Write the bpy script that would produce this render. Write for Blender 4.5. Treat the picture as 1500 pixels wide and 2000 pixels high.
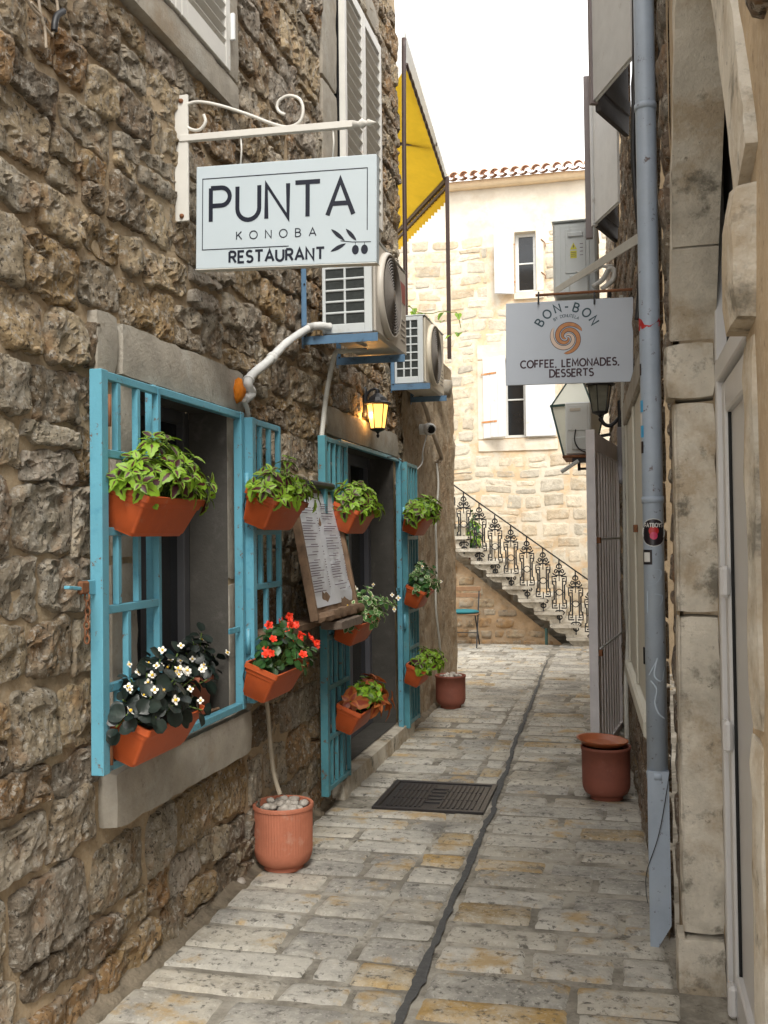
import bpy, math, random
from math import sin, cos, tan, pi, radians, atan2, sqrt, hypot
from mathutils import Vector, Matrix, noise
random.seed(7)
for o in list(bpy.data.objects): bpy.data.objects.remove(o)
SC = bpy.context.scene
COL = SC.collection

# ------------------------------------------------------------ camera, sky, sun
CAM_H = 1.6; FPX = 1950.0; ROLL = 0.012
def unroll(px, py):
    x, y = px-750, py-1000; c, s = cos(ROLL), sin(ROLL)
    return x*c-y*s, x*s+y*c
_vx, _vy = unroll(1220, 1040)
YAW = atan2(_vx, FPX); PIT = math.atan(_vy/FPX)
cF = Vector((-sin(YAW)*cos(PIT), cos(YAW)*cos(PIT), sin(PIT)))
cR = Vector((cos(YAW), sin(YAW), 0)); cU = cR.cross(cF)
EYE = Vector((0, 0, CAM_H))
cam = bpy.data.cameras.new('camera'); camo = bpy.data.objects.new('camera', cam); COL.objects.link(camo)
rc = cR*cos(ROLL)-cU*sin(ROLL); uc = cR*sin(ROLL)+cU*cos(ROLL)
m = Matrix((rc, uc, -cF)).transposed().to_4x4(); m.translation = EYE
camo.matrix_world = m
cam.sensor_fit = 'VERTICAL'; cam.sensor_height = 36; cam.lens = FPX/2000*36
cam.clip_start = 0.05; cam.clip_end = 400
SC.camera = camo
SC.render.resolution_x = 768; SC.render.resolution_y = 1024

SUN_EL, SUN_AZ = radians(50), radians(158)      # azimuth clockwise from +Y: behind the camera
world = bpy.data.worlds.new('World'); SC.world = world; world.use_nodes = True
nt = world.node_tree; bg = nt.nodes['Background']
sky = nt.nodes.new('ShaderNodeTexSky'); sky.sky_type = 'NISHITA'; sky.sun_disc = False
sky.sun_elevation = SUN_EL; sky.sun_rotation = SUN_AZ; sky.dust_density = 4; sky.air_density = 1.0
hs = nt.nodes.new('ShaderNodeHueSaturation'); hs.inputs['Saturation'].default_value = 0.25
mx = nt.nodes.new('ShaderNodeMixRGB'); mx.inputs[0].default_value = 0.75; mx.inputs[2].default_value = (10.7, 10.7, 10.6, 1)
nt.links.new(sky.outputs[0], hs.inputs['Color']); nt.links.new(hs.outputs[0], mx.inputs[1])
nt.links.new(mx.outputs[0], bg.inputs[0]); bg.inputs[1].default_value = 0.15
sl = bpy.data.lights.new('sun', 'SUN'); sl.energy = 1.9; sl.angle = radians(22); sl.color = (1, .96, .88)
so = bpy.data.objects.new('sun', sl); COL.objects.link(so)
sd = Vector((sin(SUN_AZ)*cos(SUN_EL), cos(SUN_AZ)*cos(SUN_EL), sin(SUN_EL)))
so.rotation_euler = sd.to_track_quat('Z', 'Y').to_euler(); so.location = (0, -5, 12)
SC.view_settings.view_transform = 'Standard'; SC.view_settings.look = 'None'
SC.view_settings.exposure = 0.74; SC.view_settings.gamma = 1

# ------------------------------------------------------------ measuring helpers (a sight line met with a real plane)
def ray(px, py):
    x, y = unroll(px, py); return cF*FPX+cR*x-cU*y
def atX(px, py, x): d = ray(px, py); return EYE+d*(x/d.x)
def atY(px, py, y): d = ray(px, py); return EYE+d*(y/d.y)
def atZ(px, py, z=0): d = ray(px, py); return EYE+d*((z-CAM_H)/d.z)
def RWX(y): return 0.155-0.038*(y-3.5)           # face of the right-hand wall
def atR(px, py, off=0):
    d = ray(px, py); # X = a+bY
    a = 0.155+0.038*3.5-off; b = -0.038
    t = a/(d.x-b*d.y); return EYE+d*t

# ------------------------------------------------------------ materials
MATS = {}
def mat(name, col, rough=.8, var=.15, scale=8., bump=.0, bscale=None, metal=0, tint=False, patches=(), spec=.5, detail=8, emit=None, bdist=.01, coat=0):
    if name in MATS: return MATS[name]
    M = bpy.data.materials.new(name); M.use_nodes = True; n = M.node_tree.nodes; l = M.node_tree.links
    b = n['Principled BSDF']; b.inputs['Roughness'].default_value = rough; b.inputs['Metallic'].default_value = metal
    b.inputs['Specular IOR Level'].default_value = spec
    if coat: b.inputs['Coat Weight'].default_value = coat
    geo = n.new('ShaderNodeNewGeometry')
    tn = n.new('ShaderNodeTexNoise'); tn.inputs['Scale'].default_value = scale; tn.inputs['Detail'].default_value = detail; tn.inputs['Roughness'].default_value = .65
    l.new(geo.outputs['Position'], tn.inputs['Vector'])
    mr = n.new('ShaderNodeMapRange'); mr.inputs['From Min'].default_value = .3; mr.inputs['From Max'].default_value = .7
    mr.inputs['To Min'].default_value = 1-var; mr.inputs['To Max'].default_value = 1+var
    l.new(tn.outputs[0], mr.inputs[0])
    vm = n.new('ShaderNodeMixRGB'); vm.blend_type = 'MULTIPLY'; vm.inputs[0].default_value = 1
    if tint:
        at = n.new('ShaderNodeAttribute'); at.attribute_name = 'tint'; src = at.outputs['Color']
        l.new(src, vm.inputs[1])
    else: vm.inputs[1].default_value = (*col, 1)
    l.new(mr.outputs[0], vm.inputs[2]); cur = vm.outputs[0]
    for i, (pc, ps, lo, hi, amt) in enumerate(patches):
        t2 = n.new('ShaderNodeTexNoise'); t2.inputs['Scale'].default_value = ps; t2.inputs['Detail'].default_value = 6; t2.inputs['Roughness'].default_value = .7
        mp = n.new('ShaderNodeVectorMath'); mp.operation = 'ADD'; mp.inputs[1].default_value = (7.3*i+3, 2.1*i, 5.7*i)
        l.new(geo.outputs['Position'], mp.inputs[0]); l.new(mp.outputs[0], t2.inputs['Vector'])
        r2 = n.new('ShaderNodeMapRange'); r2.inputs['From Min'].default_value = lo; r2.inputs['From Max'].default_value = hi; r2.inputs['To Max'].default_value = amt
        l.new(t2.outputs[0], r2.inputs[0])
        mm = n.new('ShaderNodeMixRGB'); mm.inputs[2].default_value = (*pc, 1)
        l.new(r2.outputs[0], mm.inputs[0]); l.new(cur, mm.inputs[1]); cur = mm.outputs[0]
    l.new(cur, b.inputs['Base Color'])
    if bump:
        tb = n.new('ShaderNodeTexNoise'); tb.inputs['Scale'].default_value = bscale or scale*4; tb.inputs['Detail'].default_value = 10; tb.inputs['Roughness'].default_value = .7
        l.new(geo.outputs['Position'], tb.inputs['Vector'])
        bp = n.new('ShaderNodeBump'); bp.inputs['Strength'].default_value = bump; bp.inputs['Distance'].default_value = bdist
        l.new(tb.outputs[0], bp.inputs['Height']); l.new(bp.outputs[0], b.inputs['Normal'])
    if emit:
        b.inputs['Emission Color'].default_value = (*emit[:3], 1); b.inputs['Emission Strength'].default_value = emit[3]
    M.diffuse_color = (*col, 1); MATS[name] = M; return M

def rock_mat(name, patches, bump=1.0, sc=22., crack=.55, bd=.018, var=.28, fine=1.0):
    """rough quarry-faced stone: tint attribute, fractured facets, pits, lichen"""
    M = mat(name, (.4, .35, .3), .92, var, 14, bump=0, tint=True, patches=patches, spec=.2)
    n = M.node_tree.nodes; l = M.node_tree.links; b = n['Principled BSDF']
    geo = n.new('ShaderNodeNewGeometry')
    a = n.new('ShaderNodeTexNoise'); a.inputs['Scale'].default_value = sc; a.inputs['Detail'].default_value = 12; a.inputs['Roughness'].default_value = .72
    a.inputs['Distortion'].default_value = .4
    l.new(geo.outputs['Position'], a.inputs['Vector'])
    dis = n.new('ShaderNodeVectorMath'); dis.operation = 'MULTIPLY_ADD'; dis.inputs[1].default_value = (.05, .05, .05)
    l.new(a.outputs['Color'], dis.inputs[0]); l.new(geo.outputs['Position'], dis.inputs[2])
    # fractured facets: every cell is a little plane of its own
    v = n.new('ShaderNodeTexVoronoi'); v.inputs['Scale'].default_value = sc*1.1
    l.new(dis.outputs[0], v.inputs['Vector'])
    sub = n.new('ShaderNodeVectorMath'); sub.operation = 'SUBTRACT'; l.new(geo.outputs['Position'], sub.inputs[0]); l.new(v.outputs['Position'], sub.inputs[1])
    cs = n.new('ShaderNodeVectorMath'); cs.operation = 'SUBTRACT'; cs.inputs[1].default_value = (.5, .5, .5); l.new(v.outputs['Color'], cs.inputs[0])
    dt = n.new('ShaderNodeVectorMath'); dt.operation = 'DOT_PRODUCT'; l.new(sub.outputs[0], dt.inputs[0]); l.new(cs.outputs[0], dt.inputs[1])
    f1 = n.new('ShaderNodeMath'); f1.operation = 'MULTIPLY_ADD'; f1.inputs[1].default_value = crack*sc*1.2; l.new(dt.outputs['Value'], f1.inputs[0]); l.new(a.outputs[0], f1.inputs[2])
    b2 = n.new('ShaderNodeTexNoise'); b2.inputs['Scale'].default_value = sc*5; b2.inputs['Detail'].default_value = 6; b2.inputs['Roughness'].default_value = .75; l.new(geo.outputs['Position'], b2.inputs['Vector'])
    f2 = n.new('ShaderNodeMath'); f2.operation = 'MULTIPLY_ADD'; f2.inputs[1].default_value = .28*fine; l.new(b2.outputs[0], f2.inputs[0]); l.new(f1.outputs[0], f2.inputs[2])
    bp = n.new('ShaderNodeBump'); bp.inputs['Strength'].default_value = bump; bp.inputs['Distance'].default_value = bd
    l.new(f2.outputs[0], bp.inputs['Height']); l.new(bp.outputs[0], b.inputs['Normal'])
    return M

# ------------------------------------------------------------ mesh building
def V(*a): return Vector(a)
class MB:
    def __init__(s): s.v = []; s.f = []; s.c = None
    def add(s, vs, fs):
        k = len(s.v); s.v += [Vector(p) for p in vs]; s.f += [[i+k for i in f] for f in fs]; return s
    def box(s, a, b, bev=.003, rot=None, piv=None):
        lo = [min(a[i], b[i]) for i in range(3)]; hi = [max(a[i], b[i]) for i in range(3)]
        bev = min([bev]+[(hi[i]-lo[i])*.45 for i in range(3)])
        idx = {}; vs = []
        for sx in (0, 1):
            for sy in (0, 1):
                for sz in (0, 1):
                    sg = (sx, sy, sz)
                    for ax in range(3):
                        p = [hi[i] if sg[i] else lo[i] for i in range(3)]
                        for i in range(3):
                            if i != ax: p[i] += -bev if sg[i] else bev
                        idx[(sg, ax)] = len(vs); vs.append(Vector(p))
        fs = []
        for ax in range(3):
            o1, o2 = (ax+1) % 3, (ax+2) % 3
            for sgn in (0, 1):
                q = []
                for (p1, p2) in ((0, 0), (1, 0), (1, 1), (0, 1)):
                    t = [0, 0, 0]; t[ax] = sgn; t[o1] = p1; t[o2] = p2; q.append(idx[(tuple(t), ax)])
                fs.append(q if sgn else q[::-1])
            for s1 in (0, 1):
                for s2 in (0, 1):
                    t = [0, 0, 0]; t[o1] = s1; t[o2] = s2; t0 = tuple(t); t[ax] = 1; t1 = tuple(t)
                    q = [idx[(t0, o1)], idx[(t1, o1)], idx[(t1, o2)], idx[(t0, o2)]]
                    fs.append(q if s1 == s2 else q[::-1])
        for sx in (0, 1):
            for sy in (0, 1):
                for sz in (0, 1):
                    sg = (sx, sy, sz); q = [idx[(sg, i)] for i in range(3)]
                    fs.append(q if (sx+sy+sz) % 2 else q[::-1])
        if rot is not None:
            pv = Vector(piv) if piv is not None else Vector([(lo[i]+hi[i])/2 for i in range(3)])
            vs = [rot @ (p-pv)+pv for p in vs]
        return s.add(vs, fs)
    def bar(s, p, q, w=.02, h=None, up=(0, 0, 1), bev=.0015):
        p = Vector(p); q = Vector(q); d = (q-p); L = d.length; d.normalize(); h = h or w
        up = Vector(up); 
        if abs(d.dot(up)) > .98: up = Vector((0, 1, 0))
        x = d.cross(up).normalized(); z = x.cross(d)
        R = Matrix((x, d, z)).transposed()
        k = MB().box((-w/2, 0, -h/2), (w/2, L, h/2), bev)
        return s.add([R @ v+p for v in k.v], k.f)
    def tube(s, pts, r=.01, n=8, cap=True, rr=None, ridge=0):
        pts = [Vector(p) for p in pts]; vs = []; fs = []; prev = None
        for i, p in enumerate(pts):
            t = (pts[min(i+1, len(pts)-1)]-pts[max(i-1, 0)]).normalized()
            if prev is None:
                a = Vector((0, 0, 1)) if abs(t.z) < .9 else Vector((1, 0, 0)); x = t.cross(a).normalized()
            else:
                x = prev-t*prev.dot(t)
                if x.length < 1e-5: x = t.orthogonal()
                x.normalize()
            prev = x; y = t.cross(x); ri = rr[i] if rr else r
            if ridge: ri *= 1+ridge*(i % 2)
            for k in range(n): vs.append(p+(x*cos(2*pi*k/n)+y*sin(2*pi*k/n))*ri)
        for i in range(len(pts)-1):
            for k in range(n): fs.append([i*n+k, i*n+(k+1) % n, (i+1)*n+(k+1) % n, (i+1)*n+k])
        if cap: fs.append(list(range(n))[::-1]); fs.append([(len(pts)-1)*n+k for k in range(n)])
        return s.add(vs, fs)
    def lathe(s, prof, c=(0, 0, 0), n=32, fl=0, R=None):
        c = Vector(c); vs = []; fs = []; R = R or Matrix.Identity(3)
        for (r, z) in prof:
            for k in range(n):
                rk = r*(1+(fl if k % 2 else 0)); vs.append(R @ Vector((rk*cos(2*pi*k/n), rk*sin(2*pi*k/n), z))+c)
        for i in range(len(prof)-1):
            for k in range(n): fs.append([i*n+k, i*n+(k+1) % n, (i+1)*n+(k+1) % n, (i+1)*n+k])
        return s.add(vs, fs)
    def prism(s, poly, d):
        """poly: list of 3D points (planar), extruded by vector d"""
        n = len(poly); d = Vector(d); vs = [Vector(p) for p in poly]+[Vector(p)+d for p in poly]
        fs = [list(range(n))[::-1], [n+i for i in range(n)]]+[[i, (i+1) % n, n+(i+1) % n, n+i] for i in range(n)]
        return s.add(vs, fs)
    def ball(s, c, r, n=10, sq=(1, 1, 1), jit=0):
        c = Vector(c); vs = []; fs = []; m_ = n//2
        for i in range(m_+1):
            th = pi*i/m_
            for k in range(n):
                ph = 2*pi*k/n; p = Vector((sin(th)*cos(ph)*sq[0], sin(th)*sin(ph)*sq[1], cos(th)*sq[2]))*r
                if jit: p *= 1+jit*noise.noise((c+p)*3/r*.5)
                vs.append(c+p)
        for i in range(m_):
            for k in range(n): fs.append([i*n+k, (i+1)*n+k, (i+1)*n+(k+1) % n, i*n+(k+1) % n])
        return s.add(vs, fs)

ORG = {}
def setp(o, label=None, cat=None, group=None, kind=None):
    if label: o['label'] = label
    if cat: o['category'] = cat
    if group: o['group'] = group
    if kind: o['kind'] = kind
    return o
def thing(name, loc, label, cat, group=None):
    o = bpy.data.objects.new(name, None); COL.objects.link(o); o.location = loc; o.empty_display_size = .1
    ORG[o.name] = Vector(loc); return setp(o, label, cat, group)
def obj(name, mb, m, parent=None, smooth=False, tint=None, auto=None, org=None):
    me = bpy.data.meshes.new(name)
    og = ORG[parent.name] if parent is not None else (Vector(org) if org else Vector((0, 0, 0)))
    me.from_pydata([p-og for p in mb.v], [], mb.f); me.materials.append(m)
    if tint is not None:
        ca = me.color_attributes.new('tint', 'FLOAT_COLOR', 'POINT')
        if isinstance(tint, list): flat = [x for t in tint for x in (*t, 1)]
        else: flat = [*tint, 1]*len(mb.v)
        ca.data.foreach_set('color', flat)
    if smooth: me.polygons.foreach_set('use_smooth', [True]*len(me.polygons))
    if auto:
        me.polygons.foreach_set('use_smooth', [True]*len(me.polygons))
        try: me.set_sharp_from_angle(angle=radians(auto))
        except Exception: pass
    me.update()
    o = bpy.data.objects.new(name, me); COL.objects.link(o)
    if parent is not None: o.parent = parent
    else: o.location = og
    ORG[o.name] = og
    return o
def one(name, mb, m, label, cat, group=None, **k):
    """a thing that is one mesh, its origin at its base"""
    lo = Vector([min(p[i] for p in mb.v) for i in range(3)]); hi = Vector([max(p[i] for p in mb.v) for i in range(3)])
    return setp(obj(name, mb, m, None, org=((lo.x+hi.x)/2, (lo.y+hi.y)/2, lo.z), **k), label, cat, group)
def fbm(p, o=4, s=1.):
    a = 0; w = 1
    for i in range(o): a += noise.noise(p*s)*w; s *= 2.1; w *= .5
    return a
U = random.uniform

# ------------------------------------------------------------ shared materials
P_GREY = ((.38, .345, .29), 9, .47, .62, .55); P_DARK = ((.10, .085, .07), 16, .58, .70, .6); P_RUST = ((.36, .19, .08), 5, .52, .68, .65); P_PALE = ((.62, .57, .49), 38, .53, .61, .75); P_PIT = ((.06, .048, .035), 55, .55, .63, .85)
m_rock = rock_mat('rough_limestone', [P_GREY, P_RUST, P_DARK, P_PALE, P_PIT], bd=.030, sc=21, crack=.9, fine=2.2)
m_mortar = mat('lime_mortar', (.43, .33, .215), .95, .22, 6, bump=.8, bscale=45, patches=[((.52, .44, .33), 70, .52, .64, .5), ((.18, .13, .085), 48, .58, .68, .6), ((.25, .18, .11), 3, .52, .66, .6), ((.44, .37, .28), 11, .55, .68, .5)], spec=.2)
m_pale = rock_mat('pale_limestone', [((.62, .56, .46), 6, .45, .62, .5), ((.55, .36, .19), 3.2, .54, .68, .5), ((.22, .18, .13), 18, .60, .70, .6)], bump=.8, sc=14, bd=.022, var=.14)  # far house stone, pale in its own colour
m_palemort = mat('sandy_mortar', (.60, .45, .29), .95, .15, 7, bump=.4, bscale=40, patches=[((.66, .60, .49), 2.5, .42, .56, .95)], spec=.2)
m_dress = mat('dressed_stone', (.36, .325, .27), .88, .18, 9, bump=.5, bscale=55, patches=[((.47, .45, .40), 5, .52, .68, .6), ((.16, .14, .11), 21, .60, .72, .7), ((.30, .21, .12), 2.5, .55, .7, .5)], spec=.25)
m_jamb = mat('weathered_door_stone', (.62, .57, .48), .9, .14, 8, bump=1.0, bscale=38, patches=[((.34, .24, .13), 3.3, .47, .60, .6), ((.12, .11, .085), 6.5, .55, .65, .8), ((.22, .20, .16), 2.1, .50, .62, .45), ((.56, .52, .44), 16, .55, .66, .5), ((.10, .085, .06), 38, .63, .72, .7)], spec=.2)
m_slab = rock_mat('worn_paving_stone', [((.56, .53, .46), 4.5, .42, .58, .6), ((.24, .23, .21), 2.2, .50, .64, .6), ((.085, .08, .07), 30, .56, .64, .85), ((.13, .12, .105), 11, .58, .67, .75), ((.62, .59, .52), 55, .55, .66, .6), ((.45, .30, .12), 3.1, .55, .65, .75), ((.15, .14, .125), 1.3, .55, .68, .6)], bump=.7, sc=12, crack=.3, bd=.012, var=.22, fine=1.5)
m_joint = mat('paving_joint', (.22, .20, .165), .95, .3, 12, bump=.6, bscale=70, patches=[((.44, .41, .35), 2.6, .44, .58, .9), ((.08, .07, .055), 14, .56, .66, .8)], spec=.2)
m_asph = mat('asphalt_strip', (.085, .085, .084), .93, .25, 40, bump=.6, bscale=300, bdist=.004, patches=[((.12, .12, .115), 6, .55, .7, .6)])
m_blue = mat('turquoise_paint', (.12, .35, .45), .42, .10, 5, bump=.15, bscale=90, patches=[((.07, .26, .37), 9, .55, .68, .7), ((.15, .07, .03), 28, .61, .66, .9)])
m_teal = mat('faded_teal_paint', (.075, .25, .30), .5, .14, 6, bump=.15, bscale=90, patches=[((.15, .33, .36), 9, .55, .68, .6), ((.16, .07, .03), 28, .61, .66, .9)])
m_plast = mat('terracotta_plastic', (.52, .095, .02), .55, .06, 6, bump=.08, bscale=150, patches=[((.42, .075, .02), 12, .5, .7, .6), ((.46, .20, .11), 19, .60, .72, .5), ((.12, .06, .03), 30, .66, .74, .5)])
m_soil = mat('potting_soil', (.03, .02, .014), 1, .4, 60, bump=.9, bscale=90)
m_cer = mat('terracotta_pot', (.50, .175, .10), .72, .10, 7, bump=.12, bscale=120, patches=[((.38, .12, .065), 5, .50, .68, .6), ((.56, .36, .27), 11, .58, .70, .5), ((.20, .12, .08), 24, .64, .74, .5)])
m_cer2 = mat('dark_terracotta_pot', (.27, .085, .055), .7, .10, 7, bump=.1, bscale=120, patches=[((.19, .065, .045), 5, .5, .68, .6), ((.36, .20, .15), 10, .60, .72, .45)])
m_peb = mat('pebble', (.46, .42, .37), .7, .25, 25, bump=.1, patches=[((.3, .26, .22), 14, .5, .6, .8)])
m_black = mat('black_iron', (.012, .012, .014), .5, .2, 20, bump=.1)
m_dark = mat('dark_interior', (.012, .011, .012), .9, .2, 3)
m_curt = mat('grey_curtain', (.06, .058, .06), .9, .15, 4, bump=.1)
m_glass = mat('dark_window_glass', (.015, .017, .02), .08, .1, 2, spec=.6)
m_white = mat('white_paint', (.66, .67, .66), .5, .06, 8, bump=.06, bscale=80, patches=[((.5, .46, .40), 9, .62, .74, .6)])
m_cream = mat('ageing_white_enamel', (.62, .60, .55), .45, .06, 8, bump=.08, patches=[((.36, .16, .06), 11, .66, .74, .8)])
m_sign = mat('white_sign_board', (.50, .57, .61), .42, .03, 4, bump=.02, bscale=300)
m_signg = mat('grey_sign_board', (.46, .50, .56), .5, .03, 4, bump=.02, bscale=300)
m_navy = mat('navy_lettering', (.006, .009, .022), .5, .05)
m_plum = mat('plum_lettering', (.035, .010, .018), .5, .05)
m_slate = mat('slate_lettering', (.02, .055, .075), .5, .05)
m_acw = mat('cool_white_casing', (.58, .61, .61), .4, .04, 5, patches=[((.40, .38, .34), 7, .6, .72, .5)])
m_acb = mat('beige_casing', (.50, .46, .40), .45, .05, 5, patches=[((.36, .31, .25), 7, .58, .72, .5)])
m_acg = mat('grey_casing', (.52, .55, .55), .45, .05, 5, patches=[((.22, .22, .21), 7, .6, .72, .5)])
m_grille = mat('fan_grille', (.20, .18, .16), .5, .1, 9)
m_brk = mat('blue_steel_bracket', (.10, .19, .30), .45, .12, 9, patches=[((.04, .05, .07), 12, .55, .68, .8)])
m_tape = mat('white_pipe_wrap', (.60, .60, .58), .6, .06, 14, bump=.3, bscale=60)
m_foam = mat('orange_foam', (.75, .22, .01), .9, .1, 20, bump=1, bscale=60)
m_wood = mat('weathered_wood', (.20, .125, .075), .8, .3, 14, bump=.5, bscale=50, patches=[((.07, .045, .03), 8, .5, .66, .7)])
m_paper = mat('menu_paper', (.58, .60, .64), .45, .05, 9, bump=.3, bscale=18, bdist=.02)
m_ink = mat('menu_print', (.13, .09, .12), .8, .3, 60)
m_lattice = mat('lilac_grey_gate_paint', (.72, .69, .70), .6, .1, 8, patches=[((.20, .09, .04), 15, .66, .73, .9)])
m_pipe = mat('blue_grey_pipe_paint', (.33, .39, .47), .42, .10, 7, bump=.08, patches=[((.36, .42, .48), 5, .5, .66, .6), ((.10, .06, .05), 34, .62, .68, .9)])
m_shut = mat('grey_shutter_paint', (.60, .61, .61), .6, .07, 8, bump=.1, patches=[((.26, .22, .18), 10, .62, .74, .6)])
m_shut2 = mat('mauve_shutter_edge', (.22, .185, .185), .6, .1, 8)
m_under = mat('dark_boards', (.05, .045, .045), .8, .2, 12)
m_rust = mat('rusty_iron', (.19, .075, .03), .8, .35, 25, bump=.4)
m_awn = mat('yellow_canvas', (.82, .54, .035), .8, .08, 6)
m_awnw = mat('white_canvas', (.72, .74, .74), .8, .04, 6)
m_brown = mat('brown_frame_paint', (.06, .035, .03), .5, .15, 10)
m_tile = mat('clay_roof_tile', (.62, .36, .24), .85, .3, 9, bump=.3, patches=[((.78, .66, .54), 6, .42, .56, .85)])
m_plas = mat('white_lime_plaster', (.68, .61, .50), .9, .10, 3, bump=.4, bscale=14, patches=[((.52, .42, .30), 1.7, .50, .66, .6), ((.76, .70, .60), 5, .5, .62, .6)])
m_ochre = mat('ochre_cornice', (.68, .52, .33), .9, .1, 6, bump=.3)
m_step = mat('stone_tread', (.58, .54, .46), .85, .16, 7, bump=.6, bscale=40, patches=[((.24, .20, .15), 5, .48, .64, .75), ((.14, .12, .09), 19, .58, .68, .7)])
m_pvc = mat('white_door_plastic', (.60, .59, .58), .35, .03, 5)
m_gap = mat('black_rubber_seal', (.006, .006, .006), .8, .1)
m_manh = mat('wet_cast_iron', (.028, .024, .024), .38, .3, 18, bump=.3, bscale=60)
m_cush = mat('teal_cushion', (.02, .17, .20), .8, .1)
m_slat = mat('chair_slat_wood', (.30, .17, .09), .7, .2, 20)
m_petw = mat('white_petal', (.82, .80, .74), .7, .03)
m_petr = mat('scarlet_petal', (.85, .05, .015), .6, .12, 60)
m_yel = mat('yellow_stamen', (.8, .5, .03), .7, .1)
m_stem = mat('plant_stem', (.10, .16, .03), .7, .2)
def leaf_mat(name, edge, centre, w, serr=.0, trans=.25, rough=.5, noise_s=14.):
    M = bpy.data.materials.new(name); M.use_nodes = True; n = M.node_tree.nodes; l = M.node_tree.links; b = n['Principled BSDF']
    uv = n.new('ShaderNodeUVMap'); sep = n.new('ShaderNodeSeparateXYZ'); l.new(uv.outputs[0], sep.inputs[0])
    oi = n.new('ShaderNodeObjectInfo')
    tn = n.new('ShaderNodeTexNoise'); tn.inputs['Scale'].default_value = noise_s; 
    geo = n.new('ShaderNodeNewGeometry'); l.new(geo.outputs['Position'], tn.inputs['Vector']); tn.inputs['Scale'].default_value = 45
    # distance from the leaf's centre line, 1 at its edge, stored in u; along the leaf in v
    ad = n.new('ShaderNodeMath'); ad.operation = 'ADD'; mm = n.new('ShaderNodeMath'); mm.operation = 'MULTIPLY_ADD'; mm.inputs[1].default_value = .55; mm.inputs[2].default_value = -.28
    l.new(tn.outputs[0], mm.inputs[0]); l.new(sep.outputs[0], ad.inputs[0]); l.new(mm.outputs[0], ad.inputs[1])
    a2 = n.new('ShaderNodeMath'); a2.operation = 'MULTIPLY_ADD'; a2.inputs[1].default_value = .5; a2.inputs[2].default_value = -.25
    l.new(oi.outputs['Random'], a2.inputs[0]); a3 = n.new('ShaderNodeMath'); a3.operation = 'ADD'; l.new(ad.outputs[0], a3.inputs[0]); l.new(a2.outputs[0], a3.inputs[1])
    mr = n.new('ShaderNodeMapRange'); mr.inputs['From Min'].default_value = w-.08; mr.inputs['From Max'].default_value = w+.08; l.new(a3.outputs[0], mr.inputs[0])
    mx = n.new('ShaderNodeMixRGB'); mx.inputs[1].default_value = (*centre, 1); mx.inputs[2].default_value = (*edge, 1); l.new(mr.outputs[0], mx.inputs[0])
    hv = n.new('ShaderNodeHueSaturation'); l.new(mx.outputs[0], hv.inputs['Color'])
    vr = n.new('ShaderNodeMapRange'); vr.inputs['To Min'].default_value = .65; vr.inputs['To Max'].default_value = 1.3; l.new(oi.outputs['Random'], vr.inputs[0]); l.new(vr.outputs[0], hv.inputs['Value'])
    l.new(hv.outputs[0], b.inputs['Base Color']); b.inputs['Roughness'].default_value = rough
    tb = n.new('ShaderNodeBump'); tb.inputs['Strength'].default_value = .5; tb.inputs['Distance'].default_value = .004; l.new(tn.outputs[0], tb.inputs['Height']); l.new(tb.outputs[0], b.inputs['Normal'])
    tr = n.new('ShaderNodeBsdfTranslucent'); l.new(hv.outputs[0], tr.inputs[0]); ms = n.new('ShaderNodeMixShader'); ms.inputs[0].default_value = trans
    l.new(b.outputs[0], ms.inputs[1]); l.new(tr.outputs[0], ms.inputs[2]); l.new(ms.outputs[0], n['Material Output'].inputs[0])
    return M
m_col = leaf_mat('coleus_leaf', (.19, .33, .022), (.065, .008, .014), .31)
m_col2 = leaf_mat('lime_leaf', (.20, .36, .02), (.08, .17, .015), .2)
m_orl = leaf_mat('rust_leaf', (.40, .12, .03), (.28, .05, .02), .4)
m_beg = leaf_mat('bronze_begonia_leaf', (.010, .017, .013), (.016, .026, .020), .5, trans=.04, rough=.42)
m_grn = leaf_mat('green_begonia_leaf', (.03, .085, .02), (.045, .12, .03), .5, trans=.15, rough=.35)
m_var = leaf_mat('variegated_leaf', (.50, .55, .32), (.06, .17, .03), .75, trans=.2)

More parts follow.
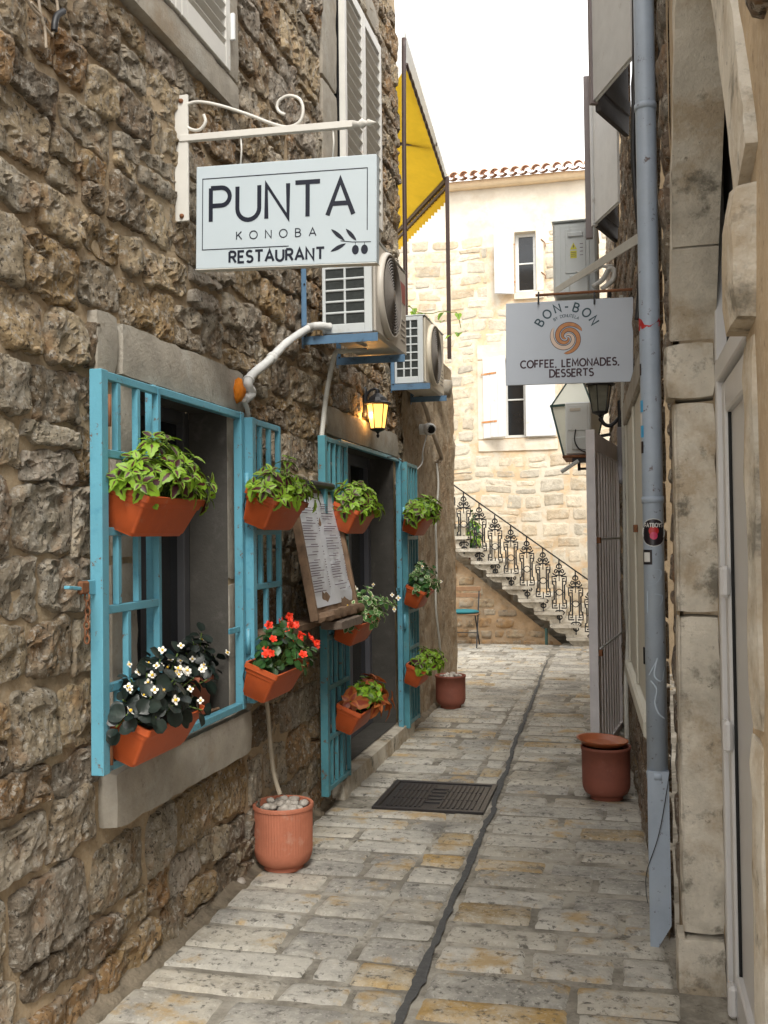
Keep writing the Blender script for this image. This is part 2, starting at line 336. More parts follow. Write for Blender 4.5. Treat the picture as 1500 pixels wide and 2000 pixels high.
# ------------------------------------------------------------ rubble masonry
def rect_hit(u0, u1, v0, v1, rects):
    return [r for r in rects if not (u1 <= r[0] or u0 >= r[1] or v1 <= r[2] or v0 >= r[3])]
def free_spans(a, b, v0, v1, rects):
    sp = [(a, b)]
    for r in rects:
        if v1-.03 <= r[2] or v0+.03 >= r[3]: continue
        nw = []
        for (p, q) in sp:
            if q <= r[0] or p >= r[1]: nw.append((p, q)); continue
            if p < r[0]: nw.append((p, r[0]))
            if q > r[1]: nw.append((r[1], q))
        sp = nw
    return [s for s in sp if s[1]-s[0] > .07]
def stone_mb(u0, u1, v0, v1, h, frame, n=(10, 8), rough=.012, jit=.012, seed=0, wave=None, sq=4., ridge=0, pwr=(4, 12)):
    """a quarried stone face: rounded irregular outline, dressed roughly, its edges sunk into the mortar"""
    O, A, B, N = frame; mb = MB(); nu, nv = n
    cu, cv = (u0+u1)/2, (v0+v1)/2; hu, hv = (u1-u0)/2, (v1-v0)/2
    cj = [(U(-jit, jit), U(-jit, jit)) for _ in range(4)]; vs = []
    rnd = Vector((U(-50, 50), U(-50, 50), U(-50, 50)))
    tu, tv = U(-.25, .25)*h, U(-.35, .35)*h
    pw = U(*pwr)
    for j in range(nv+1):
        for i in range(nu+1):
            s = -1+2*i/nu; t = -1+2*j/nv
            s_ = math.copysign(abs(s)**.8, s); t_ = math.copysign(abs(t)**.8, t)
            k = (abs(s_)**pw+abs(t_)**pw)**(1/pw) if (s_ or t_) else 1
            mx_ = max(abs(s_), abs(t_))
            f = mx_/k if k > 0 else 1
            a, b = s_*f, t_*f
            w = [(1-a)*(1-b)/4, (1+a)*(1-b)/4, (1+a)*(1+b)/4, (1-a)*(1+b)/4]
            x = cu+a*hu+sum(w[q]*cj[q][0] for q in range(4)); y = cv+b*hv+sum(w[q]*cj[q][1] for q in range(4))
            r = max(abs(s), abs(t))
            P3 = Vector((x, y, 0))
            ed = noise.noise(P3*22+rnd)*jit*1.0*r
            x += a*ed; y += b*ed
            z = h*(1-r**sq)-.020*(r**16)+tu*a*(1-r**6)+tv*b*(1-r**6)
            if r < .999: z += rough*fbm(P3*1.0+rnd, 4, 9.)*(1-r**5) + (ridge*(noise.cell(P3*13+Vector((noise.noise(P3*20+rnd), noise.noise(P3*20-rnd), 0))*.8+rnd)-.5)*(1-r**8) if ridge else 0)
            if wave: y += wave(x)
            vs.append(O+A*x+B*y+N*z)
    W = nu+1; fs = [[j*W+i, j*W+i+1, (j+1)*W+i+1, (j+1)*W+i] for j in range(nv) for i in range(nu)]
    return mb.add(vs, fs)
def masonry(parent, frame, ur, vr, rects, rows, widths, gap, h, pal, m, wave=None, n=(10, 8), limit=300, key=None, rough=.012, jit=.012, split=.15, sq=4., name='stone', flip=False, ridge=0, crisp=False):
    cells = []; v = vr[0]
    def trim(c, depth=0):
        a, b, lo, hi = c
        for r in rects:
            if b <= r[0]+.001 or a >= r[1]-.001 or hi <= r[2]+.001 or lo >= r[3]-.001: continue
            opts = []
            if r[0] > a: opts.append((a, min(b, r[0]), lo, hi))
            if r[1] < b: opts.append((max(a, r[1]), b, lo, hi))
            if r[2] > lo: opts.append((a, b, lo, min(hi, r[2])))
            if r[3] < hi: opts.append((a, b, max(lo, r[3]), hi))
            opts = [o for o in opts if o[1]-o[0] > .06 and o[3]-o[2] > .05]
            if not opts or depth > 4: return None
            return trim(max(opts, key=lambda o: (o[1]-o[0])*(o[3]-o[2])), depth+1)
        return c
    while v < vr[1]:
        rh = U(*rows); v1 = v+rh; u = ur[0]-U(0, widths[0])
        while u < ur[1]-.03:
            e = u+U(*widths)*(.75+.5*rh/rows[1])
            if ur[1]-e < widths[0]*.6: e = ur[1]
            a = max(u, ur[0])
            if e-a > .05:
                d = U(-.18, .18)*rh*.4
                if random.random() < split and rh > .14: mid = v+rh*U(.4, .6); new = [(a, e, v, mid), (a, e, mid, v1)]
                else: new = [(a, e, v+max(d, 0)*.3, v1+min(d, 0)*.3)]
                cells += [c for c in map(trim, new) if c]
            u = e
        v = v1
    O, A, B, N = frame
    out = []
    for (a, b, c, d) in cells:
        q = gap*U(.6, 1.25)/2
        if b-a-2*q < .03 or d-c-2*q < .03: continue
        out.append((a+q, b-q, c+q, d-q))
    kf = key or (lambda u, v: (O+A*u+B*v-EYE).length)
    out.sort(key=lambda c: kf((c[0]+c[1])/2, (c[2]+c[3])/2)-(c[1]-c[0]))
    rest = MB(); rt = []
    for i, c in enumerate(out):
        t = random.choice(pal); kx = U(.78, 1.2); t = tuple(x*kx for x in t)
        mb = stone_mb(*c, h*U(.65, 1.3), frame, n, rough, jit, wave=wave, sq=sq, ridge=ridge)
        if flip: mb.f = [f[::-1] for f in mb.f]
        if i < limit: obj(name, mb, m, parent, smooth=not crisp, tint=t)
        else: rest.add(mb.v, mb.f); rt += [t]*len(mb.v)
    if rest.v:
        o = obj(name, rest, m, parent, smooth=not crisp, tint=rt); o['kind'] = 'stuff'
    return len(out)
def sheet(frame, ur, vr, rects, step, amp, sc=4., flip=False, extra_u=(), extra_v=(), warp=None):
    O, A, B, N = frame
    def ticks(a, b, ex):
        t = set([a, b]); k = max(1, int((b-a)/step))
        for i in range(k+1): t.add(a+(b-a)*i/k)
        for e in ex:
            if a < e < b: t.add(e)
        t = sorted(t); o = [t[0]]
        must = set(ex)
        for x in t[1:]:
            if x-o[-1] < step*.25:
                if x in must: o[-1] = x
                continue
            o.append(x)
        return o
    eu = [r[0] for r in rects]+[r[1] for r in rects]+list(extra_u); ev = [r[2] for r in rects]+[r[3] for r in rects]+list(extra_v)
    us, vs = ticks(*ur, eu), ticks(*vr, ev); mb = MB()
    ids = {}; P = []
    for j, v in enumerate(vs):
        for i, u in enumerate(us):
            edge = any(r[0]-1e-4 <= u <= r[1]+1e-4 and r[2]-1e-4 <= v <= r[3]+1e-4 for r in rects)
            z = 0 if edge else amp*fbm(Vector((u, v, 3.3)), 4, sc)
            p = O+A*u+B*v+N*z
            if warp: p = warp(p)
            ids[(i, j)] = len(P); P.append(p)
    F = []
    for j in range(len(vs)-1):
        for i in range(len(us)-1):
            cu, cv = (us[i]+us[i+1])/2, (vs[j]+vs[j+1])/2
            if any(r[0] < cu < r[1] and r[2] < cv < r[3] for r in rects): continue
            f = [ids[(i, j)], ids[(i+1, j)], ids[(i+1, j+1)], ids[(i, j+1)]]; F.append(f[::-1] if flip else f)
    mb.add(P, F)
    used = sorted({i for f in F for i in f}); mp = {o_: k for k, o_ in enumerate(used)}
    r = MB(); r.v = [P[i] for i in used]; r.f = [[mp[i] for i in f] for f in F]
    return r

# ============================================================ THE SETTING
# ---- pavement
GZ = 0.07; XL0 = -1.70
FR_FLOOR = (V(0, 0, GZ), V(1, 0, 0), V(0, 1, 0), V(0, 0, 1))
fl = sheet(FR_FLOOR, (-9, 7), (-8, 24), [], .35, .002, 2.)
fl.v = [p-V(0, 0, .0035) for p in fl.v]
pave = setp(obj('pavement', fl, m_joint), kind='structure')
gp = [(.45, .425, .37), (.40, .38, .335), (.49, .465, .41), (.34, .325, .29), (.42, .38, .31), (.50, .475, .42), (.31, .295, .265), (.43, .395, .33)]
gold = [(.40, .27, .11), (.43, .32, .17), (.36, .26, .13)]
def strip_x(y):     # centre line of the dark filled trench
    pts = [(2.486, -0.712), (3.25, -0.709), (3.92, -0.722), (4.78, -0.728), (5.449, -0.738), (6.596, -0.776), (7.648, -0.813), (9.178, -0.846), (11.759, -0.923)]
    if y <= pts[0][0]: return pts[0][1]
    for (a, b), (c, d) in zip(pts, pts[1:]):
        if y <= c: return b+(d-b)*(y-a)/(c-a)
    return pts[-1][1]
def seam_x(y):
    return -.956+.03*sin(y*1.3) if y > 3.45 else -.956+(3.45-y)*.26+.03*sin(3.45*1.3)
slabs = []
MAN = (-1.405, -.775, 5.45, 6.08)
y = 1.9
while y < 13.9:
    ysh = U(-.02, .02)
    d = U(.16, .25)
    if y > 10: d *= 1.2
    wide = y > 10.05
    L0, R0 = (XL0+.03, RWX(y)-.01) if not wide else (-4.2, 2.6)
    sx = strip_x(y+d/2)
    zones = [(L0, seam_x(y)), (seam_x(y), sx-.02), (sx+.02, R0)] if not wide else [(L0, sx-.02), (sx+.02, R0)]
    for zi, (a, b) in enumerate(zones):
        u = a; off = U(-.03, .03) if zi != 1 else 0
        while u < b-.04:
            w = U(.28, .60)
            if zi == 1 and not wide: w = 1
            e = u+w
            if b-e < .14: e = b
            slabs.append((u, min(e, b), y+off, y+d+off)); u = e
    y += d
random.seed(21)
def slab_ok(s):
    cx, cy = (s[0]+s[1])/2, (s[2]+s[3])/2
    return not (MAN[0]-.02 < cx < MAN[1]+.02 and MAN[2] < cy < MAN[3])
def slab_clip(s):
    a, b, c, d = s
    if c < MAN[3] and d > MAN[2]:
        if a < MAN[0] < b: b = MAN[0]-.01
        elif a < MAN[1] < b: a = MAN[1]+.01
    return (a, b, c, d)
slabs = [slab_clip(s) for s in slabs if slab_ok(s)]
slabs.sort(key=lambda s: s[2]+(6 if (s[0] > .3 or s[1] < -3) else 0))
rest = MB(); rt = []
for i, s in enumerate(slabs):
    far = s[2] > 6.5
    g = U(.0005, .0045); a, b, c, d = s[0]+g, s[1]-g, s[2]+g, s[3]-g
    if b-a < .05: continue
    t = random.choice(gold) if random.random() < .05 else random.choice(gp)
    kx = U(.85, 1.15)*(1+.25*min(1, max(0, (s[2]-8)/3))*0); t = tuple(x*kx for x in t)
    mb = stone_mb(a, b, c, d, U(.004, .009), FR_FLOOR, (8, 4) if far else (14, 7), rough=.0030, jit=.011, sq=22, pwr=(10, 40))
    if i < 300: obj('paving_stone', mb, m_slab, pave, smooth=True, tint=t)
    else: rest.add(mb.v, mb.f); rt += [t]*len(mb.v)
if rest.v: setp(obj('paving_stone', rest, m_slab, pave, smooth=True, tint=rt), kind='stuff')
# dark trench filled with asphalt, ragged edges
st = MB(); n_ = 260; vv = []
for i in range(n_+1):
    yy = 1.9+(12.6-1.9)*i/n_
    w = .014+.006*noise.noise(Vector((0, yy*4, 1)))+.010*noise.noise(Vector((0, yy*17, 4)))+.012*max(0, noise.noise(Vector((3, yy*2.2, 4))))
    w *= 1 if yy < 9.5 else max(.15, 1-(yy-9.5)/4)
    cx = strip_x(yy)+.018*noise.noise(Vector((9, yy*3, 1)))
    vv += [V(cx-w-.006*noise.noise(Vector((1, yy*40, 1))), yy, GZ+.0060), V(cx, yy, GZ+.0072+.0015*noise.noise(Vector((4, yy*30, 1)))), V(cx+w+.006*noise.noise(Vector((2, yy*40, 1))), yy, GZ+.0060)]
st.add(vv, [[i*3+k, i*3+k+1, i*3+k+4, i*3+k+3] for i in range(n_) for k in (0, 1)])
st.f = [f for f in st.f]
setp(obj('asphalt_seam', st, m_asph, pave, smooth=True))
# ---- manhole cover
mh = thing('manhole_cover', ((MAN[0]+MAN[1])/2, (MAN[2]+MAN[3])/2, 0), 'dark rectangular cast iron manhole cover with raised ribs, set in the stone paving', 'manhole cover')
b = MB(); x0, x1, y0, y1 = MAN
for q in (((x0, y0), (x1, y0+.03)), ((x0, y1-.03), (x1, y1)), ((x0, y0+.031), (x0+.03, y1-.031)), ((x1-.03, y0+.031), (x1, y1-.031))): b.box((*q[0], -.01), (*q[1], .014), .002)
obj('frame', b, m_manh, mh)
b = MB().box((x0+.036, y0+.036, -.01), (x1-.036, y1-.036, .006), .002); plate = obj('plate', b, m_manh, mh)
for i in range(19):
    x = x0+.075+i*(x1-x0-.15)/18
    if 8 <= i <= 10: continue
    b = MB()
    for k in range(3):
        ya = y0+.06+k*(y1-y0-.11)/3; b.box((x-.007, ya, .006), (x+.007, ya+(y1-y0-.11)/3-.015, .0125), .002)
    obj('rib', b, m_manh, mh)
b = MB()
cxm = (x0+x1)/2
for k in range(5):
    yk = y0+.16+k*.075
    b.box((cxm-.045, yk, .006), (cxm+.045, yk+.012, .013), .002); b.box((cxm-.045+(k % 2)*.078, yk, .0062), (cxm-.033+(k % 2)*.078, yk+.05, .0128), .002)
obj('raised_marks', b, m_manh, mh)

for o_ in mh.children_recursive: o_.location.z = 0
mh.location.z = GZ

# ---- house on the left
XL = -1.70
FL = (V(XL, 0, 0), V(0, 1, 0), V(0, 0, 1), V(1, 0, 0))
LEDGE = 3.28; YU = 7.62; YE = 10.05
WIN = (3.25, 4.09, .845, 2.15); DOOR = (5.62, 7.33, .19, 2.18)
SH1 = (3.08, 4.06, 3.64, 5.2); SH2 = (5.86, 6.86, 3.75, 5.08)
lh = thing('stone_house', (XL-1, 5, 0), 'rough rubble stone house on the left, with a turquoise grilled window and doorway', 'house')
hole_l = [WIN, DOOR, SH1, SH2, (YU, YE+1, LEDGE, 9)]
wl = sheet(FL, (.2, YE), (-.05, 7.6), hole_l, .06, .010, 2.6, extra_u=(2.2,))
wallL = obj('wall', wl, m_mortar, lh, smooth=True)
rc_ = sheet((V(XL+.022, 0, 0), *FL[1:]), (7.62, YE+.02), (.0, LEDGE-.02), [], .028, .020, 5.)
m_rend = mat('pitted_render', (.40, .32, .225), .95, .25, 9, bump=1.0, bscale=30, bdist=.03, patches=[((.52, .45, .35), 7, .50, .62, .7), ((.17, .12, .08), 13, .56, .66, .8), ((.33, .20, .10), 3, .5, .68, .6)], spec=.2)
obj('render_coat', rc_, m_rend, lh, smooth=True)
# rounded far corner, end walls and terrace top
def corner(name, y_end, z0, z1, parent, x=XL, m=m_mortar, sgn=-1, r=.16, deep=3.0, amp=.012):
    mb = MB(); n = 8; vs = []; rows = max(2, int((z1-z0)/.12))
    for j in range(rows+1):
        z = z0+(z1-z0)*j/rows
        for i in range(n+1):
            a = pi/2*i/n; p = V(x+sgn*(r-r*cos(a)), y_end+r*sin(a), z); nn = V(-sgn*cos(a), sin(a), 0)
            vs.append(p+nn*amp*fbm(p, 4, 2.2)*(0 if i == 0 else 1))
        vs.append(V(x+sgn*deep, y_end+r, z))
    W = n+2; fs = [[j*W+i, j*W+i+1, (j+1)*W+i+1, (j+1)*W+i] for j in range(rows) for i in range(n+1)]
    mb.add(vs, fs); return obj(name, mb, m, parent, smooth=True)
corner('end_wall', YE, -.05, LEDGE, lh); corner('end_wall', YU, LEDGE, 7.6, lh)
obj('terrace_top', MB().box((XL-3, YU+.1, LEDGE-.10), (XL-.02, YE+.15, LEDGE-.002), .02), m_dress, lh)
obj('flat_roof', MB().box((XL-3, .2, 7.55), (XL-.005, YU+.15, 7.7), .02), m_dress, lh)
obj('back_wall', MB().box((XL-3.1, .2, -.05), (XL-3, YE+.15, 7.5), .01), m_mortar, lh)
obj('unseen_end_wall', MB().box((XL-3, .1, -.05), (XL-.005, .198, 7.5), .01), m_mortar, lh)  # unseen end, house cut short here to let in more light
random.seed(5)
pal_l = [(c[0]*1.08, c[1]*.98, c[2]*.82) for c in [(.36, .31, .24), (.42, .34, .235), (.32, .28, .23), (.45, .38, .28), (.34, .235, .14), (.27, .225, .175), (.39, .35, .29), (.47, .41, .32), (.37, .28, .17), (.33, .30, .27), (.50, .47, .42), (.47, .44, .40), (.42, .39, .37), (.24, .20, .16)]]
ex = [(WIN[0]-.27, WIN[1]+.17, WIN[2]-.22, WIN[3]+.20), (DOOR[0]-.05, DOOR[1]+.1, -.1, DOOR[3]+.18), (SH1[0]-.3, SH1[1]+.13, SH1[2]-.14, SH1[3]), (SH2[0]-.32, SH2[1]+.14, SH2[2]-.1, SH2[3]+.12), (YU+.02, 20, LEDGE-.03, 9), (7.62, 20, -1, LEDGE)]
wavef = lambda u: .03*noise.noise(Vector((u*.9, 0, 0)))
masonry(wallL, FL, (2.3, YE+.03), (.03, 5.6), ex, (.12, .25), (.14, .38), .004, .026, pal_l, m_rock, wave=wavef, n=(20, 15), rough=.0105, jit=.022, sq=16, ridge=.011, crisp=True,
        key=lambda u, v: (FL[0]+V(0, u, v)-EYE).length)
# mortar fillet along the ground
b = MB(); vs = []; N_ = 160
for i in range(N_+1):
    yy = 1.8+(YE+.1-1.8)*i/N_; nn = noise.noise(Vector((0, yy*3, 0))); w = .045+.02*nn; h = GZ+.035+.025*noise.noise(Vector((5, yy*2, 0)))
    if 5.55 < yy < 7.7: h = GZ+.01; w = .02
    vs += [V(XL-.03, yy, h+.03), V(XL+.020, yy, h), V(XL+.02+w*.5, yy, GZ+(h-GZ)*.5), V(XL+.02+w, yy, GZ+.010), V(XL+.02+w, yy, -.03)]
b.add(vs, [[i*5+k+1, i*5+k, (i+1)*5+k, (i+1)*5+k+1] for i in range(N_) for k in range(4)])
for q_ in range(len(b.v)): b.v[q_] += V(.012*noise.noise(b.v[q_]*14), 0, .008*noise.noise(b.v[q_]*19))
obj('mortar_fillet', b, mat('base_mortar', (.27, .225, .165), .95, .3, 9, bump=1, bscale=40, bdist=.02, spec=.2, patches=[((.12, .10, .075), 7, .5, .62, .8)]), lh, smooth=True)
# dressed stones round the openings
def dressed(name, y0, y1, z0, z1, x1, parent=lh, m=m_dress, x0=XL-.05, bev=.012, seg=(20, 6), amp=.006, nm=None):
    """a worn block: box whose faces are subdivided and roughened"""
    bm = bmesh_box((x0, y0, z0), (x1, y1, z1), .06, amp)
    return obj(name, bm, m, parent, auto=38)
def bmesh_box(a, b, step, amp, sc=6.):
    mb = MB(); 
    n = [max(1, int(round((b[i]-a[i])/step))) for i in range(3)]
    key = {}; fs = []
    def vid(i, j, k):
        q = (i, j, k)
        if q not in key:
            p = V(a[0]+(b[0]-a[0])*i/n[0], a[1]+(b[1]-a[1])*j/n[1], a[2]+(b[2]-a[2])*k/n[2])
            c = V((a[0]+b[0])/2, (a[1]+b[1])/2, (a[2]+b[2])/2)
            ex_ = (i in (0, n[0]))+(j in (0, n[1]))+(k in (0, n[2]))
            pull = {1: 0, 2: .004, 3: .008}[ex_] if ex_ else 0
            d = V(-1 if i == n[0] else (1 if i == 0 else 0), -1 if j == n[1] else (1 if j == 0 else 0), -1 if k == n[2] else (1 if k == 0 else 0))
            p = p+d*(pull+amp*abs(fbm(p, 4, sc))*(1 if ex_ < 2 else 1.6))
            key[q] = len(mb.v); mb.v.append(p)
        return key[q]
    for ax in range(3):
        o1, o2 = (ax+1) % 3, (ax+2) % 3
        for side in (0, n[ax]):
            for i in range(n[o1]):
                for j in range(n[o2]):
                    q = []
                    for (p1, p2) in ((0, 0), (1, 0), (1, 1), (0, 1)):
                        t = [0, 0, 0]; t[ax] = side; t[o1] = i+p1; t[o2] = j+p2; q.append(vid(*t))
                    mb.f.append(q if side else q[::-1])
    return mb
dressed('lintel', 3.10, 4.24, 2.155, 2.345, XL+.045)
dressed('lintel_block', 2.94, 3.085, 2.14, 2.36, XL+.038)
dressed('window_sill', 2.99, 4.22, .64, .835, XL+.075)
dressed('jamb_stone', 3.06, WIN[0], .845, 1.52, XL+.02); dressed('jamb_stone', 3.08, WIN[0], 1.53, 2.145, XL+.026)
dressed('jamb_stone', WIN[1], 4.22, .845, 1.40, XL+.02); dressed('jamb_stone', WIN[1], 4.24, 1.41, 2.145, XL+.016)
dressed('lintel', 5.55, 7.44, 2.19, 2.37, XL+.035)
dressed('doorstep', 5.60, 7.62, -.02, .185, XL+.10, m=m_jamb)
dressed('sill', SH1[0]-.3, SH1[1]+.13, SH1[2]-.14, SH1[2]-.005, XL+.05)
dressed('jamb_stone', SH1[1], SH1[1]+.13, SH1[2]-.002, 5.3, XL+.048)
for (z0, z1) in ((3.65, 4.3), (4.31, 5.2)):
    dressed('jamb_stone', SH2[0]-.31, SH2[0], z0, z1, XL+.03); dressed('jamb_stone', SH2[1], SH2[1]+.12, z0, z1, XL+.03)
dressed('lintel', SH2[0]-.31, SH2[1]+.12, 5.21, 5.4, XL+.03)
obj('rain_spout', MB().tube([V(XL-.1, 9.2, 2.98), V(XL+.0, 9.2, 2.98), V(XL+.14, 9.2, 2.96)], .085, 14), m_dress, lh, smooth=True)
# window recess and dark room
def recess(op, depth, parent, m=m_dress, back=m_dark, x=XL):
    y0, y1, z0, z1 = op; e = .0
    b = MB(); b.add([V(x+.01, y0, z0), V(x-depth, y0, z0), V(x-depth, y0, z1), V(x+.01, y0, z1)], [[0, 1, 2, 3]])
    b.add([V(x+.01, y1, z0), V(x+.01, y1, z1), V(x-depth, y1, z1), V(x-depth, y1, z0)], [[0, 1, 2, 3]])
    b.add([V(x+.01, y0, z1), V(x-depth, y0, z1), V(x-depth, y1, z1), V(x+.01, y1, z1)], [[0, 1, 2, 3]])
    b.add([V(x+.01, y0, z0), V(x+.01, y1, z0), V(x-depth, y1, z0), V(x-depth, y0, z0)], [[0, 1, 2, 3]])
    obj('reveal', b, m, parent)
def window_set(op, x, parent, fm, gm, fw=.05, mull=(), name='window'):
    y0, y1, z0, z1 = op; b = MB()
    b.box((x-.03, y0, z0), (x+.03, y0+fw, z1)); b.box((x-.03, y1-fw, z0), (x+.03, y1, z1))
    b.box((x-.029, y0+fw, z1-fw), (x+.029, y1-fw, z1)); b.box((x-.029, y0+fw, z0), (x+.029, y1-fw, z0+fw))
    for mm in mull: b.box((x-.028, mm-fw*.5, z0+fw), (x+.028, mm+fw*.5, z1-fw))
    w = obj(name, b, fm, parent); ORG[w.name] = ORG[parent.name]
    obj('pane', MB().box((x-.01, y0+fw*.6, z0+fw*.6), (x-.004, y1-fw*.6, z1-fw*.6), .001), gm, w)
    return w
m_rev = mat('shade_dark_reveal', (.065, .060, .052), .9, .2, 7, bump=.4, patches=[((.08, .075, .065), 3, .5, .66, .6), ((.11, .10, .09), 12, .55, .68, .6)]); recess(WIN, .17, lh, m=m_rev)  # shade of the recess is put into this dark reveal colour
m_dfr = mat('grey_window_frame', (.07, .07, .075), .5, .1)
window_set(WIN, XL-.20, lh, m_dfr, m_glass, .055, mull=(3.72,))
b = MB(); vs = []
for i in range(41):
    yy = WIN[0]+.02+(.80)*i/40
    for z in (WIN[2]+.05, WIN[3]-.05): vs.append(V(XL-.30+.02*sin(i*1.9), yy, z))
b.add(vs, [[2*i, 2*i+2, 2*i+3, 2*i+1] for i in range(40)]); obj('curtain', b, m_curt, lh, smooth=True)
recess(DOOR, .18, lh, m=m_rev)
dr = window_set(DOOR, XL-.2, lh, mat('grey_door_frame', (.10, .10, .115), .5, .1), m_glass, .075, mull=(6.75,), name='door')
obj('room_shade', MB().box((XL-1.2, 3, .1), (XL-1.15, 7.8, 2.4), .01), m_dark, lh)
# louvred shutters upstairs
def louvre(y0, y1, z0, z1, x, parent, split, m=m_cream, sl=.052):
    for (a, b_) in split:
        f = MB(); w = .05
        f.box((x, a, z0), (x+.04, a+w, z1)); f.box((x, b_-w, z0), (x+.04, b_, z1)); f.box((x+.001, a+w, z1-.07), (x+.039, b_-w, z1)); f.box((x+.001, a+w, z0), (x+.039, b_-w, z0+.09))
        s = obj('shutter', f, m, parent); ORG[s.name] = ORG[parent.name]
        k = z0+.10
        while k < z1-.09:
            R = Matrix.Rotation(radians(-38), 3, 'Y'); obj('slat', MB().box((x-.006, a+w-.002, k), (x+.044, b_-w+.002, k+.009), .002, rot=R), m, s); k += sl
        obj('louvre_back', MB().box((x-.03, a+w, z0), (x-.02, b_-w, z1), .001), m_dark, s)
louvre(*SH1, XL+.015, lh, ((SH1[0]-.0, 3.56), (3.565, SH1[1])))
louvre(*SH2, XL+.03, lh, ((SH2[0]+.02, 6.35), (6.355, SH2[1]-.01)), sl=.078)
b = MB()
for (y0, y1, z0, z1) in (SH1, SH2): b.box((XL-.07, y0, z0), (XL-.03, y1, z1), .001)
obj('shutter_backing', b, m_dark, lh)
obj('shutter_hinge', MB().box((XL+.055, SH1[1]-.004, 3.78), (XL+.075, SH1[1]+.012, 3.9), .003), m_white, lh)

# ---- grilles (fixed frame and two leaves folded back on the wall)
XG = -1.60
def sbar(p, q, w): return MB().bar(p, q, w, w, up=(1, 0, 0))
def grille_leaf(parent, y0, y1, z0, z1, x, secs, pats, m, post_side, name='leaf', pw=.042, bw=.022, post_m=None, rng=None):
    f = MB()
    ph = y0 if post_side < 0 else y1
    f.box((x-.02, y0, z0), (x+.022, y0+pw, z1), .002); f.box((x-.012, y1-bw, z0+.002), (x+.012, y1, z1-.002), .002)
    n = len(secs)-1
    for i, z in enumerate(secs): f.box((x-.0115, y0+pw, z-.013), (x+.0115, y1-bw, z+.013), .002)
    lf = obj(name, f, m, parent); ORG[lf.name] = ORG[parent.name]
    for i in range(n):
        k = pats[i % len(pats)]
        for fr in k:
            yy = y0+pw+(y1-bw-y0-pw)*fr
            obj('bar', MB().box((x-.0105, yy-bw/2, secs[i]+.0135), (x+.0105, yy+bw/2, secs[i+1]-.0135), .0015), m, lf)
    return lf
wg = thing('window_grille', (XG, 3.67, .85), 'turquoise steel grille round the near window, both barred leaves folded back on the wall', 'window grille')
zt, zb = 2.125, .875
secs = [zb+.013+(zt-zb-.026)*i/5 for i in range(6)]
P3_ = (.25, .62); P2_ = (.45,)
grille_leaf(wg, 2.775, 3.20, zb, zt, XG+.02, secs, [(.25, .62), (.42,), (.25, .62), (.42,), (.25, .62)], m_blue, -1)
grille_leaf(wg, 4.11, 4.51, zb, zt, XG, secs, [(.30, .65), (.5,), (.30, .65), (.5,), (.30, .65)], m_blue, -1)
f = MB(); x = XG-.03
f.box((x-.02, 3.24, zb-.02), (x+.015, 3.265, zt+.02)); f.box((x-.02, 4.065, zb-.02), (x+.018, 4.10, zt+.02))
f.box((x-.019, 3.266, zt-.01), (x+.014, 4.064, zt+.019)); f.box((x-.019, 3.266, zb-.02), (x+.014, 4.064, zb+.01))
obj('frame', f, m_blue, wg)
for z in (1.82, 1.14): obj('hinge', MB().tube([V(XG-.004, 4.105, z-.05), V(XG-.004, 4.105, z+.06)], .011, 8), m_blue, wg, smooth=True)
for z in (2.0, .95): obj('hinge', MB().tube([V(XG+.044, 2.82, z-.05), V(XG+.044, 2.82, z+.05)], .006, 8), m_rust, wg, smooth=True)
obj('latch_tab', MB().box((XG-.03, 3.94, 1.19), (XG-.024, 4.064, 1.215)), m_blue, wg)
obj('lock_tab', MB().box((XG+.014, 2.70, 1.43), (XG+.02, 2.774, 1.475), .004), m_blue, wg)
dg = thing('door_grille', (XG, 6.4, .1), 'taller turquoise steel grille round the far doorway, both barred leaves folded back on the wall', 'door grille')
secs = [.215+(2.135-.215)*i/7 for i in range(8)]
grille_leaf(dg, 5.20, 5.70, .19, 2.15, XG, secs, [(.22, .45, .68), (.33, .6)], m_teal, -1, bw=.018)
grille_leaf(dg, 7.30, 7.74, .16, 2.15, XG, [.185+(2.135-.185)*i/7 for i in range(8)], [(.25, .5, .75), (.25, .5, .75)], m_teal, -1, bw=.018)
f = MB(); f.box((x-.02, 5.66, .17), (x+.014, 5.69, 2.17)); f.box((x-.02, 7.235, .17), (x+.018, 7.275, 2.17)); f.box((x-.019, 5.691, 2.145), (x+.013, 7.234, 2.169)); 
obj('frame', f, m_blue, dg)
for z in (1.75, .95): obj('hinge', MB().tube([V(XG-.004, 7.285, z-.05), V(XG-.004, 7.285, z+.06)], .011, 8), m_blue, dg, smooth=True)
obj('latch_tab', MB().box((XG-.03, 7.12, 1.19), (XG-.024, 7.234, 1.215)), m_blue, dg)
# rusty chain with padlock on the near leaf
ch = thing('padlock_chain', (XG+.03, 2.71, 1.3), 'rusty padlock and chain hanging from the near grille leaf', 'chain')
for i in range(7):
    R = Matrix.Rotation(radians(90*(i % 2)), 3, 'Z'); c = V(XG+.03, 2.705+.004*sin(i), 1.425-i*.021); pts = [c+R @ V(.008*cos(a), 0, .013*sin(a)) for a in [2*pi*k/10 for k in range(11)]]
    obj('link', MB().tube(pts, .0028, 6, cap=False), m_rust, ch, smooth=True)
obj('padlock', MB().box((XG+.018, 2.665, 1.435), (XG+.036, 2.715, 1.475), .006), m_rust, ch)
obj('staple', MB().bar(V(XG+.025, 2.60, 1.46), V(XG+.025, 2.70, 1.45), .018, .01), m_blue, ch)

